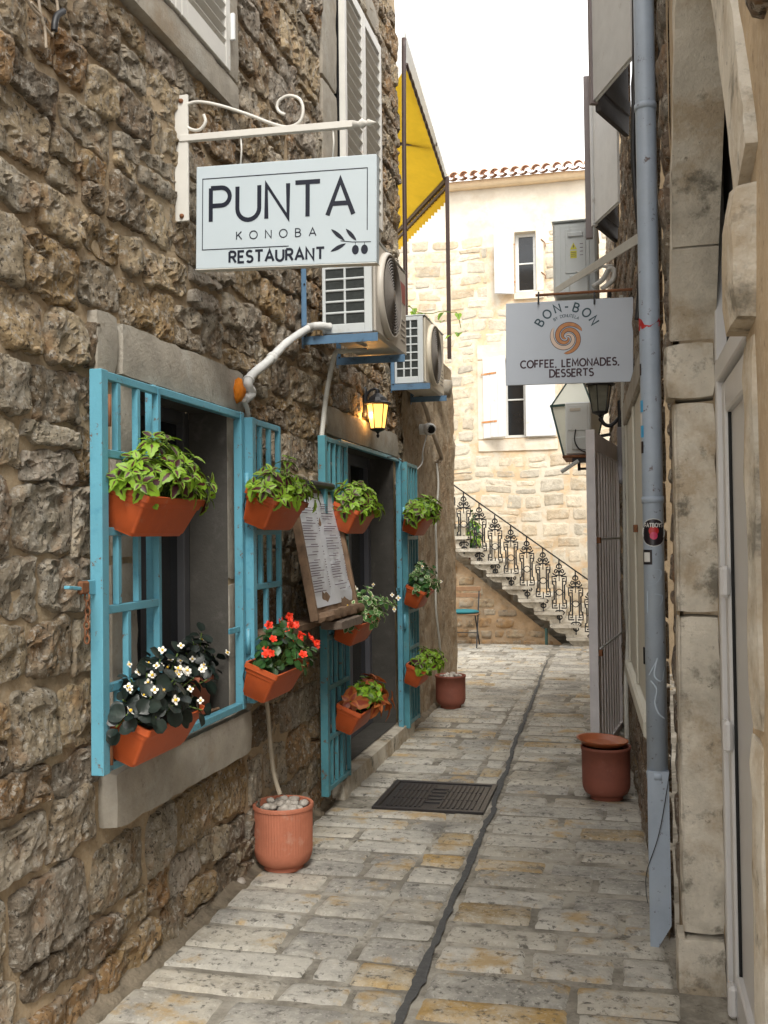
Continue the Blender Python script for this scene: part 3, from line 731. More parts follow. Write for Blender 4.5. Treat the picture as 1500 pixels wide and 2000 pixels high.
# ============================================================ PLANTS
def leaf_mesh(name, L, W, m, fold=.25, curl=.35, serr=.0, seg=6, round_=False):
    vs = []; uv = []; fs = []; cols = (-1, -.55, 0, .55, 1)
    for i in range(seg+1):
        t = i/seg
        if round_: w = W*.5*sqrt(max(0, 1-(2*t-1)**2))**.8; w = max(w, .0)
        else: w = W*.5*(sin(pi*min(1, t**.75))**.8)*(1 if t < 1 else 0)
        w += (serr*W*(1 if i % 2 else -1) if 0 < i < seg else 0)
        for c in cols:
            z = fold*abs(c)*w-curl*L*t*t+.06*L*sin(t*9)*abs(c)*.3
            vs.append((c*w, L*t, z)); uv.append((abs(c)*.9+.1*0+abs(2*t-1)**4*.6, t))
    n = len(cols)
    for i in range(seg):
        for k in range(n-1): fs.append([i*n+k, i*n+k+1, (i+1)*n+k+1, (i+1)*n+k])
    me = bpy.data.meshes.new(name); me.from_pydata(vs, [], fs); me.materials.append(m); ul = me.uv_layers.new(name='UVMap')
    for lp in me.loops: ul.data[lp.index].uv = uv[lp.vertex_index]
    me.polygons.foreach_set('use_smooth', [True]*len(me.polygons)); return me
LM = {k: leaf_mesh('leaf', *a) for k, a in dict(
    col=(.056, .040, m_col, .22, .45, .05, 8), lime=(.054, .040, m_col2, .25, .45, .05, 8), rust=(.085, .058, m_orl, .3, .45, .02, 7),
    beg=(.050, .050, m_beg, .22, .2, 0, 6, True), grn=(.042, .042, m_grn, .25, .2, 0, 6, True), var=(.034, .028, m_var, .25, .3, .03, 6)).items()}
def inst(me, loc, R, parent, name='leaf', s=1):
    o = bpy.data.objects.new(name, me); COL.objects.link(o); o.parent = parent
    M = (Matrix.Translation(Vector(loc)-ORG[parent.name]) @ R.to_4x4() @ Matrix.Scale(s, 4)); o.matrix_local = M; return o
def orient(d, up=(0, 0, 1), roll=0):
    y = Vector(d).normalized(); x = y.cross(Vector(up))
    if x.length < .01: x = Vector((1, 0, 0))
    x.normalize(); z = x.cross(y); R = Matrix((x, y, z)).transposed()
    return R @ Matrix.Rotation(roll, 3, 'Y')
m_flw = m_petw
def flower_mesh(m, r, n=4, dbl=False):
    mb = MB()
    rings = [(r, n, 0, .25)]+([(r*.7, n, .4, .6), (r*.45, n, .9, .9)] if dbl else [])
    for (rr_, k, ph, up) in rings:
        for i in range(k):
            a = 2*pi*i/k+ph; c = V(cos(a), sin(a), up)*rr_*.55; s = V(-sin(a), cos(a), 0)*rr_*.42; o_ = V(cos(a), sin(a), up)*rr_
            mb.add([V(0, 0, 0), c-s, o_-s*.5, o_+s*.5, c+s], [[0, 1, 2, 3, 4]])
    me = bpy.data.meshes.new('flower'); me.from_pydata(mb.v, [], mb.f); me.materials.append(m)
    return me
FM = dict(w=flower_mesh(m_petw, .0125), r=flower_mesh(m_petr, .017, 5, True))
b_ = MB().ball((0, 0, .003), .0045, 6); YM = bpy.data.meshes.new('stamen'); YM.from_pydata(b_.v, [], b_.f); YM.materials.append(m_yel)
def plant(name, label, cat, base, half, height, stems, kinds, flowers=None, nfl=0, group=None, seed=0, lean=(0, 0), spread=1., fwd=V(1, 0, 0), droop=0, ls=1.):
    """leafy plant rooted in a box: half = half extents (across, along) of the soil; whorls of paired leaves on short stems"""
    random.seed(seed); t = thing(name, base, label, cat, group); sm = MB(); n = 0; tops = []
    B = Vector(base); rx, ry, rz_ = half[0]+.050*spread+lean[0]*.6, (half[1]+.075*spread)+lean[1]*.5, height
    nt_ = int(stems*2.3); ga = pi*(3-sqrt(5))
    for s in range(nt_):
        ct = 1-1.12*(s+.5)/nt_; st_ = sqrt(max(0, 1-ct*ct)); ph = ga*s+U(-.35, .35)
        nrm = V(st_*cos(ph), st_*sin(ph), ct); sh = U(.66, 1.0)+.30*noise.noise(Vector((nrm.x*1.6, nrm.y*1.6, nrm.z*1.6+seed)))+(.22 if random.random() < .10 else 0)
        if nrm.x < -.35: nrm.x *= .55
        end = B+V(nrm.x*rx*sh+lean[0]*.6, nrm.y*ry*sh+lean[1]*.25, max(-.035, nrm.z*rz_*sh-droop*abs(nrm.y)*.1)+.015)
        p0 = B+V(nrm.x*half[0]*.5, nrm.y*half[1]*.7, 0); mid = p0*.45+end*.55+V(0, 0, .02)
        sm.tube([p0, p0*.3+mid*.7, mid, end], .0026, 5)
        out = (nrm+V(.25, -.15, .35)).normalized(); kind = random.choice(kinds)
        if kinds[-1] == 'rust' and len(kinds) == 3: kind = 'rust' if (s % 3 == 0 and nrm.x > -.2) else 'lime'
        ax = out.orthogonal().normalized(); ay = out.cross(ax); roll = U(0, pi)
        broad = kind in ('beg', 'grn')
        for k, (cnt, lift, sc) in enumerate((((3, .15, 1.0), (1, 1.2, .8)) if broad else ((4, .05, 1.05), (4, .75, .62)))):
            for q in range(cnt):
                aa = roll+2*pi*q/cnt+k*pi/4+U(-.25, .25); d = ax*cos(aa)+ay*sin(aa)+out*lift+V(0, 0, -.15)
                c = end-out*(.012 if k == 0 else .0)+d.normalized()*.006
                inst(LM[kind], c, orient(d, up=out+V(U(-.3, .3), U(-.3, .3), U(-.2, .3)), roll=U(-.35, .35)), t, s=sc*U(.8, 1.15)*ls); n += 1
        tops.append(end+out*.02)
    obj('stem', sm, m_stem, t)
    if flowers:
        for i in range(nfl):
            e = random.choice(tops[:max(4, int(len(tops)*.8))]); c = e+V(U(.0, .035), U(-.03, .03), U(.0, .03)); 
            R = orient(V(U(.0, 1), U(-1, .2), U(-.3, .4)), roll=0) @ Matrix.Rotation(radians(-70), 3, 'X')
            f = inst(FM[flowers], c, R, t, 'flower', s=U(.7, 1.25)*ls); ORG[f.name] = Vector(c)
            if flowers == 'w':
                o = bpy.data.objects.new('stamen', YM); COL.objects.link(o); o.parent = f
    return t
def planter(label, A, tilt=22, L=.44, w=.158, h=.145, group='terracotta plastic flower boxes hung on the grilles', m=m_plast):
    """trough hung on a grille; A = near top corner against the grille"""
    A = Vector(A); ta = radians(tilt); ux = V(cos(ta), 0, -sin(ta)); uz = V(sin(ta), 0, cos(ta)); uy = V(0, 1, 0)
    t = thing('flower_box', A+uy*L/2+ux*w/2-uz*h, label, 'flower box', group)
    def P(a, b, c): return A+ux*a+uy*b+uz*c
    rings = [(0, 0, w, L, .0), (.0, 0, w, L, -.022), (.006, .006, w-.006, L-.006, -.024), (.009, .009, w-.009, L-.009, -.040), (.013, .013, w-.013, L-.013, -.042), (.024, .034, w-.024, L-.034, -h+.012), (.027, .036, w-.027, L-.036, -h+.010), (.030, .04, w-.030, L-.04, -h)]
    mb = MB(); vs = []; cr = .012; ns = 3
    for (a0, b0, a1, b1, z) in rings:
        for (cx, cy, s0) in ((a1-cr, b0+cr, -90), (a1-cr, b1-cr, 0), (a0+cr, b1-cr, 90), (a0+cr, b0+cr, 180)):
            for k in range(ns+1):
                an = radians(s0+90*k/ns); vs.append(P(cx+cr*cos(an), cy+cr*sin(an), z))
    inner = [(.008, .008, w-.008, L-.008, .0), (.012, .012, w-.012, L-.012, -.025)]
    for (a0, b0, a1, b1, z) in inner[::1]:
        for (cx, cy, s0) in ((a1-cr, b0+cr, -90), (a1-cr, b1-cr, 0), (a0+cr, b1-cr, 90), (a0+cr, b0+cr, 180)):
            for k in range(ns+1):
                an = radians(s0+90*k/ns); vs.append(P(cx+cr*cos(an), cy+cr*sin(an), z))
    n = 4*(ns+1); fs = []
    R_ = len(rings)
    for i in range(R_-1):
        for k in range(n): fs.append([(i+1)*n+k, (i+1)*n+(k+1) % n, i*n+(k+1) % n, i*n+k])
    fs.append([(R_-1)*n+k for k in range(n)][::-1])
    for k in range(n): fs.append([k, (k+1) % n, R_*n+(k+1) % n, R_*n+k]); fs.append([R_*n+k, R_*n+(k+1) % n, (R_+1)*n+(k+1) % n, (R_+1)*n+k])
    mb.add(vs, fs); obj('trough', mb, m, t, auto=35)
    so_ = MB(); g = []
    for j in range(9):
        for i in range(5): g.append(P(.012+(w-.024)*i/4, .012+(L-.024)*j/8, -.02+.006*noise.noise(Vector((i, j, A.y))*.9)))
    so_.add(g, [[j*5+i, j*5+i+1, (j+1)*5+i+1, (j+1)*5+i] for j in range(8) for i in range(4)]); obj('soil', so_, m_soil, t, smooth=True)
    for yy in (L*.15, L*.85):
        obj('wire_hanger', MB().tube([P(w*.3, yy, .001), P(-.005, yy, .006), P(-.012, yy, -.02), P(-.006, yy, -h*.55), P(.02, yy, -h*.8)], .0022, 5), m_black, t, smooth=True)
    return A+uy*L/2+ux*w*.5-uz*.02
G = 'leafy plants in the hanging flower boxes'
XP = -1.575
c1 = planter('orange flower box of lime and burgundy coleus, nearest on the upper row', (XP, 2.83, 1.788))
plant('coleus_plant', 'large lime and burgundy coleus spilling over the nearest upper flower box', 'plant', c1, (.045, .17), .17, 17, ['col'], seed=1, lean=(.03, .03), spread=1.2, group=G, ls=1.05)
c2 = planter('orange flower box hung on the right leaf of the window grille, upper row', (XP, 4.012, 1.812))
plant('coleus_plant', 'burgundy-centred coleus in the upper flower box beside the menu board', 'plant', c2, (.045, .17), .14, 14, ['col'], seed=2, lean=(.03, .06), spread=1.1, group=G)
c3 = planter('orange flower box of white flowers below the near window', (XP, 2.83, 1.064))
plant('begonia_plant', 'dark-leaved begonia with many white flowers in the lowest near flower box', 'plant', c3+V(0, -.05, 0), (.05, .17), .19, 17, ['beg'], 'w', 36, seed=3, lean=(.03, -.02), spread=1.1, group=G, ls=1.05)
c4 = planter('orange flower box of red flowers on the window grille, lower row', (XP, 3.99, 1.072))
plant('begonia_plant', 'green begonia covered in scarlet flowers beside the conduit end', 'plant', c4, (.05, .17), .19, 16, ['grn'], 'r', 32, seed=4, lean=(.03, .05), group=G, ls=1.05)
c5 = planter('shaded orange flower box just right of the menu, near leaf of the door grille', (XP, 5.345, 1.794))
plant('coleus_plant', 'lime and burgundy coleus over the flower box just right of the menu board', 'plant', c5, (.045, .17), .16, 14, ['col'], seed=5, lean=(.03, .04), spread=1.2, group=G, ls=1.15)
c6 = planter('brick-orange flower box at the top of the far door grille leaf', (XP, 7.175, 1.778))
plant('coleus_plant', 'bushy coleus at the top of the far door grille leaf, under the camera', 'plant', c6, (.045, .17), .17, 13, ['col', 'lime'], seed=6, lean=(.05, .05), spread=1.2, group=G, ls=1.2)
c7 = planter('brick-orange flower box in the middle of the far door grille leaf', (XP, 7.21, 1.234), L=.36)
plant('mint_plant', 'pale variegated green plant in the middle box of the far door leaf', 'plant', c7, (.05, .12), .22, 14, ['var', 'grn'], 'w', 3, seed=7, lean=(.04, .0), group=G, ls=1.2)
c8 = planter('shaded flower box hidden partly by the wooden shelf below the menu', (XP+.02, 5.30, 1.17))
plant('jasmine_plant', 'trailing white-flowered variegated plant beside the menu board foot', 'plant', c8, (.05, .17), .17, 13, ['var'], 'w', 12, seed=8, lean=(.05, .06), spread=1.1, droop=.3, group=G, ls=1.2)
c9 = planter('shaded flower box of rust and lime foliage low on the near door leaf', (XP, 5.358, .668))
t9 = plant('coleus_plant', 'lime coleus with a rust-orange leaved neighbour low on the near door leaf', 'plant', c9+V(0, .05, 0), (.045, .13), .15, 10, ['lime', 'lime', 'rust'], seed=9, lean=(.05, .09), group=G, ls=1.1)
c10 = planter('brick-orange flower box lowest on the far door grille leaf', (XP, 7.18, .658))
plant('coleus_plant', 'small green coleus in the lowest box of the far door leaf', 'plant', c10, (.045, .16), .12, 11, ['lime', 'col'], seed=10, lean=(.05, .03), group=G, ls=1.2)
random.seed(99)

# ============================================================ LETTERING (flat strokes laid on the boards)
def arc(cx, cy, rx, ry, a0, a1, n=12): return [(cx+rx*cos(radians(a0+(a1-a0)*i/n)), cy+ry*sin(radians(a0+(a1-a0)*i/n))) for i in range(n+1)]
GL = {
 'P': (.62, [[(0, 0), (0, 1)], [(0, 1), (.33, 1)]+arc(.33, .735, .27, .265, 90, -90)+[(0, .47)]]),
 'U': (.68, [[(0, 1), (0, .34)]+arc(.34, .34, .34, .34, 180, 360)+[(.68, 1)]]),
 'N': (.66, [[(0, 0), (0, 1), (.66, 0), (.66, 1)]]), 'T': (.74, [[(0, 1), (.74, 1)], [(.37, 1), (.37, 0)]]),
 'A': (.76, [[(0, 0), (.38, 1), (.76, 0)], [(.13, .33), (.63, .33)]]), 'K': (.6, [[(0, 0), (0, 1)], [(.58, 1), (0, .40)], [(.2, .60), (.62, 0)]]),
 'O': (.88, [arc(.44, .5, .44, .5, 90, 450, 26)]), 'B': (.6, [[(0, 0), (0, 1), (.28, 1)]+arc(.28, .77, .25, .23, 90, -90)+[(0, .54)], [(.28, .54)]+arc(.30, .27, .29, .27, 90, -90)+[(0, 0)]]),
 'R': (.62, [[(0, 0), (0, 1)], [(0, 1), (.33, 1)]+arc(.33, .75, .25, .25, 90, -90)+[(0, .5)], [(.3, .5), (.62, 0)]]),
 'E': (.54, [[(.54, 1), (0, 1), (0, 0), (.54, 0)], [(0, .52), (.46, .52)]]), 'F': (.52, [[(.52, 1), (0, 1), (0, 0)], [(0, .52), (.44, .52)]]),
 'S': (.56, [arc(.28, .76, .26, .24, 35, 270, 12)+arc(.28, .26, .28, .26, 90, -150, 12)]), 'C': (.76, [arc(.46, .5, .46, .5, 48, 312, 20)]),
 'L': (.50, [[(0, 1), (0, 0), (.50, 0)]]), 'M': (.84, [[(0, 0), (.06, 1), (.42, .25), (.78, 1), (.84, 0)]]), 'D': (.74, [[(0, 0), (0, 1), (.28, 1)]+arc(.28, .5, .46, .5, 90, -90, 16)+[(0, 0)]]),
 'Y': (.66, [[(0, 1), (.33, .48), (.66, 1)], [(.33, .48), (.33, 0)]]), ',': (.14, [[(.08, .06), (.0, -.16)]]), '-': (.4, [[(0, .45), (.4, .45)]]), ' ': (.35, []), 'I': (0.02, [[(0, 0), (0, 1)]]), '2': (.5, [arc(.25, .75, .25, .25, 160, -30, 10)+[(0, 0), (.52, 0)]])}
def ribbon(mb, pts, w, fr, z):
    """mitred flat stroke in frame fr = (origin, right, up, normal)"""
    pts = [p for k_, p in enumerate(pts) if not k_ or hypot(p[0]-pts[k_-1][0], p[1]-pts[k_-1][1]) > 1e-5]
    n = len(pts); closed = n > 3 and hypot(pts[0][0]-pts[-1][0], pts[0][1]-pts[-1][1]) < 1e-6
    P = [Vector((p[0], p[1])) for p in pts]; L, R = [], []
    for i in range(n):
        a = P[i]-P[i-1] if i else (P[0]-P[-2] if closed else P[1]-P[0]); b = P[i+1]-P[i] if i < n-1 else (P[1]-P[0] if closed else a)
        if not i and not closed: a = b
        a = a.normalized(); b = b.normalized(); na = Vector((-a.y, a.x)); nb = Vector((-b.y, b.x)); m_ = na+nb
        if m_.length < .1: m_ = na
        m_.normalize(); k = min(1/max(m_.dot(na), .35), 2.2); e = Vector((0, 0))
        L.append(P[i]+m_*w/2*k+e); R.append(P[i]-m_*w/2*k+e)
    O, X_, Y_, N_ = fr; k0 = len(mb.v)
    mb.v += [O+X_*p.x+Y_*p.y+N_*z for p in L]+[O+X_*p.x+Y_*p.y+N_*z for p in R]
    mb.f += [[k0+i, k0+n+i, k0+n+i+1, k0+i+1] for i in range(n-1)]
def write(mb, s, x, y, h, w, fr, z=.0008, sp=.22, fit=None, wide=1.):
    adv = sum(GL[c][0]*wide+sp for c in s)-sp
    if fit: wide = wide*1.0; k = fit/(adv*h); 
    else: k = 1
    cx = x; zi = 0
    for c in s:
        gw, st_ = GL[c]
        for q, line in enumerate(st_):
            ribbon(mb, [(cx+p[0]*h*k*wide, y+p[1]*h) for p in line], w, fr, z+.00025*(q+1)); zi += 1
        cx += (gw*wide+sp)*h*k
    return cx-sp*h*k
def letters(parent, m, s, x, y, h, w, fr, **k):
    sp = k.get('sp', .22); fit = k['fit']; adv = sum(GL[c][0]+sp for c in s)-sp; kk = fit/(adv*h); cx = x
    for c in s:
        if c != ' ':
            b = MB(); write(b, c, cx, y, h, w, fr, fit=GL[c][0]*h*kk); obj('letter', b, m, parent)
        cx += (GL[c][0]+sp)*h*kk
def write_arc(mb, s, cx, cy, r, a0, a1, h, w, fr, z=.0008):
    n = len(s)
    for i, c in enumerate(s):
        a = radians(a0+(a1-a0)*i/max(1, n-1)); gw, st_ = GL[c]; O, X_, Y_, N_ = fr
        er = Vector((cos(a), sin(a))); et = Vector((sin(a), -cos(a)))
        for q, line in enumerate(st_):
            ribbon(mb, [(cx+er.x*(r+p[1]*h)+et.x*(p[0]-gw/2)*h, cy+er.y*(r+p[1]*h)+et.y*(p[0]-gw/2)*h) for p in line], w, fr, z+.0002*(q+1))
def blob(mb, pts, fr, z):
    O, X_, Y_, N_ = fr; k = len(mb.v); mb.v += [O+X_*p[0]+Y_*p[1]+N_*z for p in pts]; mb.f.append(list(range(k, k+len(pts))))

# ---- hanging sign over the window
YB = 3.60
SA, SB = atY(382, 526, YB), atY(735, 512, YB-.05); SA2, SB2 = atY(382, 326, YB), atY(737, 300, YB-.05)
sg = thing('hanging_sign', (SA+SB)/2, 'white rectangular restaurant sign with navy lettering and an olive sprig, hung from the scrolled bracket', 'sign')
SX = (SB-SA); SW = SX.length; SX.normalize(); SZ = ((SA2-SA)+(SB2-SB))/2; SH = SZ.length; SZ.normalize(); SN = SX.cross(SZ).normalized()
b = MB(); R = Matrix((SX, -SN, SZ)).transposed(); k = MB().box((0, 0, 0), (SW, .035, SH), .003); b.add([R @ v+SA for v in k.v], k.f)
obj('board', b, m_sign, sg)
b = MB(); k = MB().box((-.002, -.002, -.004), (SW+.002, .037, -.0005), .001); b.add([R @ v+SA for v in k.v], k.f); obj('bottom_trim', b, m_cream, sg)
fr = (SA.copy(), SX, SZ, SN); px = SW/355
def sp_(x, y):  # sign coordinates from its own layout (355 x 200 units, origin top left)
    return (x*px, SH-y*SH/200)
letters(sg, m_navy, 'PUNTA', 31*px, SH*(1-.545), SH*.325, .0175, fr, fit=281*px)
letters(sg, m_navy, 'KONOBA', 84*px, SH*(1-.73), SH*.075, .0042, fr, sp=.95, fit=157*px)
letters(sg, m_navy, 'RESTAURANT', 70*px, SH*(1-.95), SH*.105, .0095, fr, sp=.26, fit=187*px)
b = MB(); ribbon(b, [(188*px, SH*.185), (14*px, SH*.185), (14*px, SH*.875), (338*px, SH*.875), (338*px, SH*.30)], .0035, fr, .0009); obj('border_line', b, m_navy, sg)
b = MB(); ox, oy = 300*px, SH*.19
ribbon(b, [(ox-12*px, oy+4*px), (ox+10*px, oy+1*px), (ox+45*px, oy)], .003, fr, .0009)
for (lx, ly, ang, ll) in ((ox-4*px, oy+4*px, 140, 34), (ox+18*px, oy+3*px, 132, 30), (ox-2*px, oy-1*px, 205, 32)):
    a = radians(ang); d = Vector((cos(a), sin(a))); q = Vector((-d.y, d.x)); pts = []
    for t in range(13):
        f = t/12; w_ = 3.6*sin(pi*f)**.8; pts.append(((Vector((lx, ly))+d*ll*px*f+q*w_*px)))
    for t in range(11, 0, -1):
        f = t/12; w_ = 3.6*sin(pi*f)**.8; pts.append(((Vector((lx, ly))+d*ll*px*f-q*w_*px)))
    blob(b, [(p.x, p.y) for p in pts], fr, .001)
for ex_ in (16, 33):
    cx, cy = ox+ex_*px, oy-13*px; blob(b, [(cx+6.5*px*cos(t*pi/9), cy+8.5*px*sin(t*pi/9)) for t in range(18)], fr, .0011); ribbon(b, [(cx, cy+8*px), (cx, oy)], .002, fr, .0013)
obj('olive_sprig', b, m_navy, sg)
# scrolled bracket
bk = thing('sign_bracket', (-1.66, YB, 2.83), 'cream wrought iron bracket with two scrolls holding the restaurant sign', 'bracket')
YK = YB+.0
p1, p2 = atY(357, 192, YK), atY(357, 428, YK)
obj('wall_plate', MB().box((-1.695, YK-.006, 2.84), (-1.638, YK+.006, 3.34), .002), m_cream, bk)
for z in (3.315, 2.86): obj('bolt', MB().ball((-1.665, YK-.008, z), .010, 8), m_rust, bk, smooth=True)
q0, q1 = atY(352, 272, YK), atY(690, 243, YK)
obj('arm', MB().bar(q0, q1, .022, .026), m_cream, bk)
def curve(pts, n=10):
    P = [Vector(p) for p in pts]; o = []
    for i in range(len(P)-1):
        a, b_, c, d = P[max(i-1, 0)], P[i], P[i+1], P[min(i+2, len(P)-1)]
        for k in range(n):
            t = k/n; o.append(.5*((2*b_)+(c-a)*t+(2*a-5*b_+4*c-d)*t*t+(-a+3*b_-3*c+d)*t**3))
    return o+[P[-1]]
sc_ = [(398, 224), (401, 240), (388, 254), (368, 250), (357, 230), (362, 208), (385, 199), (425, 205), (480, 222), (530, 241), (562, 248), (585, 238), (592, 215), (585, 194), (565, 187), (547, 195), (541, 208), (546, 219), (557, 224)]
obj('scroll', MB().tube(curve([atY(a, b_, YK) for a, b_ in sc_], 6), .0065, 8), m_cream, bk, smooth=True)
sp = MB(); e0 = q1; ex1 = atY(737, 239, YK); d = (ex1-e0)
sp.lathe([(0, 0), (.016, .0), (.010, .02), (.02, .035), (.008, d.length*.55), (.016, d.length*.62), (.0, d.length)], e0, 8, R=d.to_track_quat('Z', 'Y').to_matrix()); obj('spear_tip', sp, m_cream, bk, smooth=True)
for a in (470, 650):
    u = atY(a, 262-(a-470)*.09, YK); v = atY(a, 322-(a-470)*.07, YK); obj('hanger', MB().tube([u, (u+v)/2+V(.004, 0, 0), v], .0035, 6), m_cream, bk, smooth=True)

# ============================================================ THINGS ON THE LEFT WALL
# ---- menu board
mn = thing('menu_board', (-1.55, 5.06, 1.2), 'two-page printed menu under film on a tilted wooden board, between the grilles', 'menu board')
MB0, MB1 = V(-1.475, 4.66, 1.215), V(-1.475, 5.44, 1.215); up_ = (V(-1.595, 4.66, 1.86)-MB0); UH = up_.length; up_.normalize(); al = V(0, 1, 0); nr = al.cross(up_).normalized()
MR = Matrix((al, -nr, up_)).transposed()
def mbox(a, b_, bev=.003): k = MB().box(a, b_, bev); o = MB(); o.add([MR @ v+MB0 for v in k.v], k.f); return o
obj('rail', mbox((0, -.012, -.03), (.028, .03, UH)), m_wood, mn); obj('rail', mbox((.752, -.012, -.03), (.78, .03, UH)), m_wood, mn)
obj('back_panel', mbox((.029, .012, 0), (.751, .022, UH-.01)), m_wood, mn)
b = MB(); vs = []
for j in range(15):
    for i in range(12):
        u, v = i/11, j/14; cr = .010*noise.noise(Vector((u*3, v*6, 5)))*(1.8 if v < .2 else .5)
        vs.append(MB0+al*(.035+.705*u)+up_*(.03+(UH-.06)*v)+nr*(-.009+cr))
b.add(vs, [[j*12+i, j*12+i+1, (j+1)*12+i+1, (j+1)*12+i] for j in range(14) for i in range(11)]); pp = obj('page', b, m_paper, mn, smooth=True)
random.seed(3); b = MB(); frm = (MB0+nr*.0, al, up_, nr)
for col in (.06, .42):
    v = UH-.09
    while v > .10:
        w_ = U(.10, .24); 
        if random.random() < .16: v -= .012; w_ = U(.07, .12)
        x0_ = col+(.09 if w_ < .12 else U(0, .01))
        ribbon(b, [(x0_, v), (x0_+w_, v)], .0042, frm, .0005)
        if random.random() < .7: ribbon(b, [(col+.27, v), (col+.29, v)], .0042, frm, .0005)
        v -= U(.011, .016)
obj('print', b, m_ink, mn)
lipp = bmesh_box((0, -.06, -.03), (.76, .02, .03), .04, .012, 14.); b = MB(); b.add([MR @ v+MB0+V(.0, .015, -.02) for v in lipp.v], lipp.f); obj('ledge', b, m_wood, mn, auto=40)
obj('top_cap', mbox((.30, -.03, UH-.005), (.70, .03, UH+.03), .01), m_black, mn)
sh = thing('plank_shelf', (-1.58, 4.9, 1.13), 'dark weathered plank shelf on blocks carrying the menu board', 'shelf')
obj('plank', bmesh_box((-1.68, 4.2, 1.135), (-1.52, 5.45, 1.175), .05, .003, 12.), m_wood, sh, auto=35)
obj('block', bmesh_box((-1.52, 4.86, 1.12), (-1.39, 5.30, 1.17), .04, .003, 12.), mat('grey_end_wood', (.17, .13, .10), .85, .3, 20, bump=.6), sh, auto=35)

# ---- air conditioners
def ac(name_label, x0, x1, y0, y1, z0, z1, casing, front, rows_, cols_, fan=True, red=False, group='air conditioners on the left wall'):
    """x0 back, x1 front (towards the alley), y0 near end"""
    t = thing('air_conditioner', ((x0+x1)/2, (y0+y1)/2, z0), name_label, 'air conditioner', group)
    obj('casing', MB().box((x0, y0+.012, z0), (x1-.012, y1, z1), .012), front, t)
    # near end: coil guard, a lattice with rounded openings
    W_, H_ = x1-x0, z1-z0; gx0, gx1 = x0+.015, x1-.055; gz0, gz1 = z0+.05, z1-.03
    obj('end_panel', MB().box((x0-.002, y0+.004, z0+.003), (x1-.014, y0+.011, z1-.003), .002), mat('coil_shadow', (.025, .03, .028), .7, .4, 50, bump=.5), t)
    f = MB(); f.box((x0-.003, y0-.004, z0), (gx0, y0+.010, z1), .003); f.box((gx1, y0-.004, z0), (x1-.013, y0+.010, z1), .003); f.box((gx0, y0-.0035, z1-.03), (gx1, y0+.0095, z1), .003); f.box((gx0, y0-.0035, z0), (gx1, y0+.0095, gz0), .003)
    for i in range(1, cols_): xx = gx0+(gx1-gx0)*i/cols_; f.box((xx-.006, y0-.003, gz0), (xx+.006, y0+.009, gz1), .003)
    for j in range(1, rows_): zz = gz0+(gz1-gz0)*j/rows_; f.box((gx0, y0-.0025, zz-.006), (gx1, y0+.0085, zz+.006), .003)
    obj('coil_guard', f, casing, t)
    # front (faces the alley): shroud and ringed fan guard
    obj('front_panel', MB().box((x1-.0115, y0+.006, z0+.002), (x1+.004, y1-.002, z1-.002), .008), front, t)
    cy, cz, r = y0+(y1-y0)*.37, (z0+z1)/2, min(H_*.47, .25)
    RX = Matrix.Rotation(pi/2, 3, 'Y')
    obj('fan_shroud', MB().lathe([(r, 0), (r+.004, .012), (r*.985, .030), (r*.94, .036), (r*.92, .02), (r*.91, .004)], (x1+.002, cy, cz), 40, R=RX), front, t, smooth=True)
    obj('fan_well', MB().lathe([(0, 0), (r*.92, 0)], (x1+.0055, cy, cz), 32, R=RX), m_dark, t)
    g = MB()
    for k in range(1, 12):
        rr_ = r*.12+(r*.80)*k/12+.0; g.tube([V(x1+.034+.010*(1-(rr_/r)**2), cy+rr_*cos(a), cz+rr_*sin(a)) for a in [2*pi*i/36 for i in range(37)]], .0034, 4, cap=False)
    for k in range(20):
        a = 2*pi*k/20; g.tube([V(x1+.040, cy+r*.1*cos(a), cz+r*.1*sin(a)), V(x1+.032, cy+r*.93*cos(a+.35), cz+r*.93*sin(a+.35))], .0024, 4)
    g.lathe([(0, .012), (r*.15, .010), (r*.16, 0)], (x1+.036, cy, cz), 16, R=RX)
    obj('fan_guard', g, m_grille, t)
    bl = MB()
    for k in range(3):
        a = 2*pi*k/3; c = V(x1+.016, cy, cz); e1 = V(0, cos(a), sin(a)); e2 = V(0, -sin(a), cos(a)); bl.add([c+e1*.04, c+e1*.04+e2*.06+V(.008, 0, 0), c+e1*r*.8+e2*.12+V(.008, 0, 0), c+e1*r*.85], [[0, 1, 2, 3]])
    obj('fan_blade', bl, m_grille, t)
    v_ = MB()
    for k in range(5): v_.box((x1+.004, y1-.16, z0+.07+k*.03), (x1+.0065, y1-.05, z0+.078+k*.03), .001)
    obj('vent_slot', v_, m_grille, t)
    if red: obj('red_panel', MB().box((x1+.0045, y1-.20, z1-.20), (x1+.006, y1-.03, z1-.08), .0005), mat('faded_red_print', (.34, .07, .06), .5, .2, 30), t)
    obj('lid', MB().box((x0-.005, y0-.006, z1+.0005), (x1+.008, y1+.004, z1+.012), .005), casing, t)
    return t
def wall_brackets(label, x_wall, x1, ys, z, up, m=m_brk, group='blue steel air conditioner brackets'):
    for i, yy in enumerate(ys):
        t = thing('wall_bracket', (x_wall, yy, z-.03), label[i], 'bracket', group)
        obj('arm', MB().box((x_wall+.005, yy-.002, z-.045), (x1, yy+.002, z), .001).box((x_wall+.005, yy+.002, z-.004), (x1-.002, yy+.035, z-.0005), .001), m, t)
        obj('upright', MB().box((x_wall, yy+.0025, z-.06), (x_wall+.004, yy+.040, z+up), .001).box((x_wall+.0045, yy-.0015, z+.002), (x_wall+.03, yy+.0015, z+up-.002), .001), m, t)
        for q in (.02, .30): obj('bolt', MB().ball((x_wall+.02, yy-.004, z-.02+q), .006, 6), m_black, t)
ac('nearer and larger air conditioner under the restaurant sign, its fan facing the alley', -1.545, -1.262, 5.08, 5.86, 2.675, 3.175, m_acw, m_acb, 7, 2, red=True)
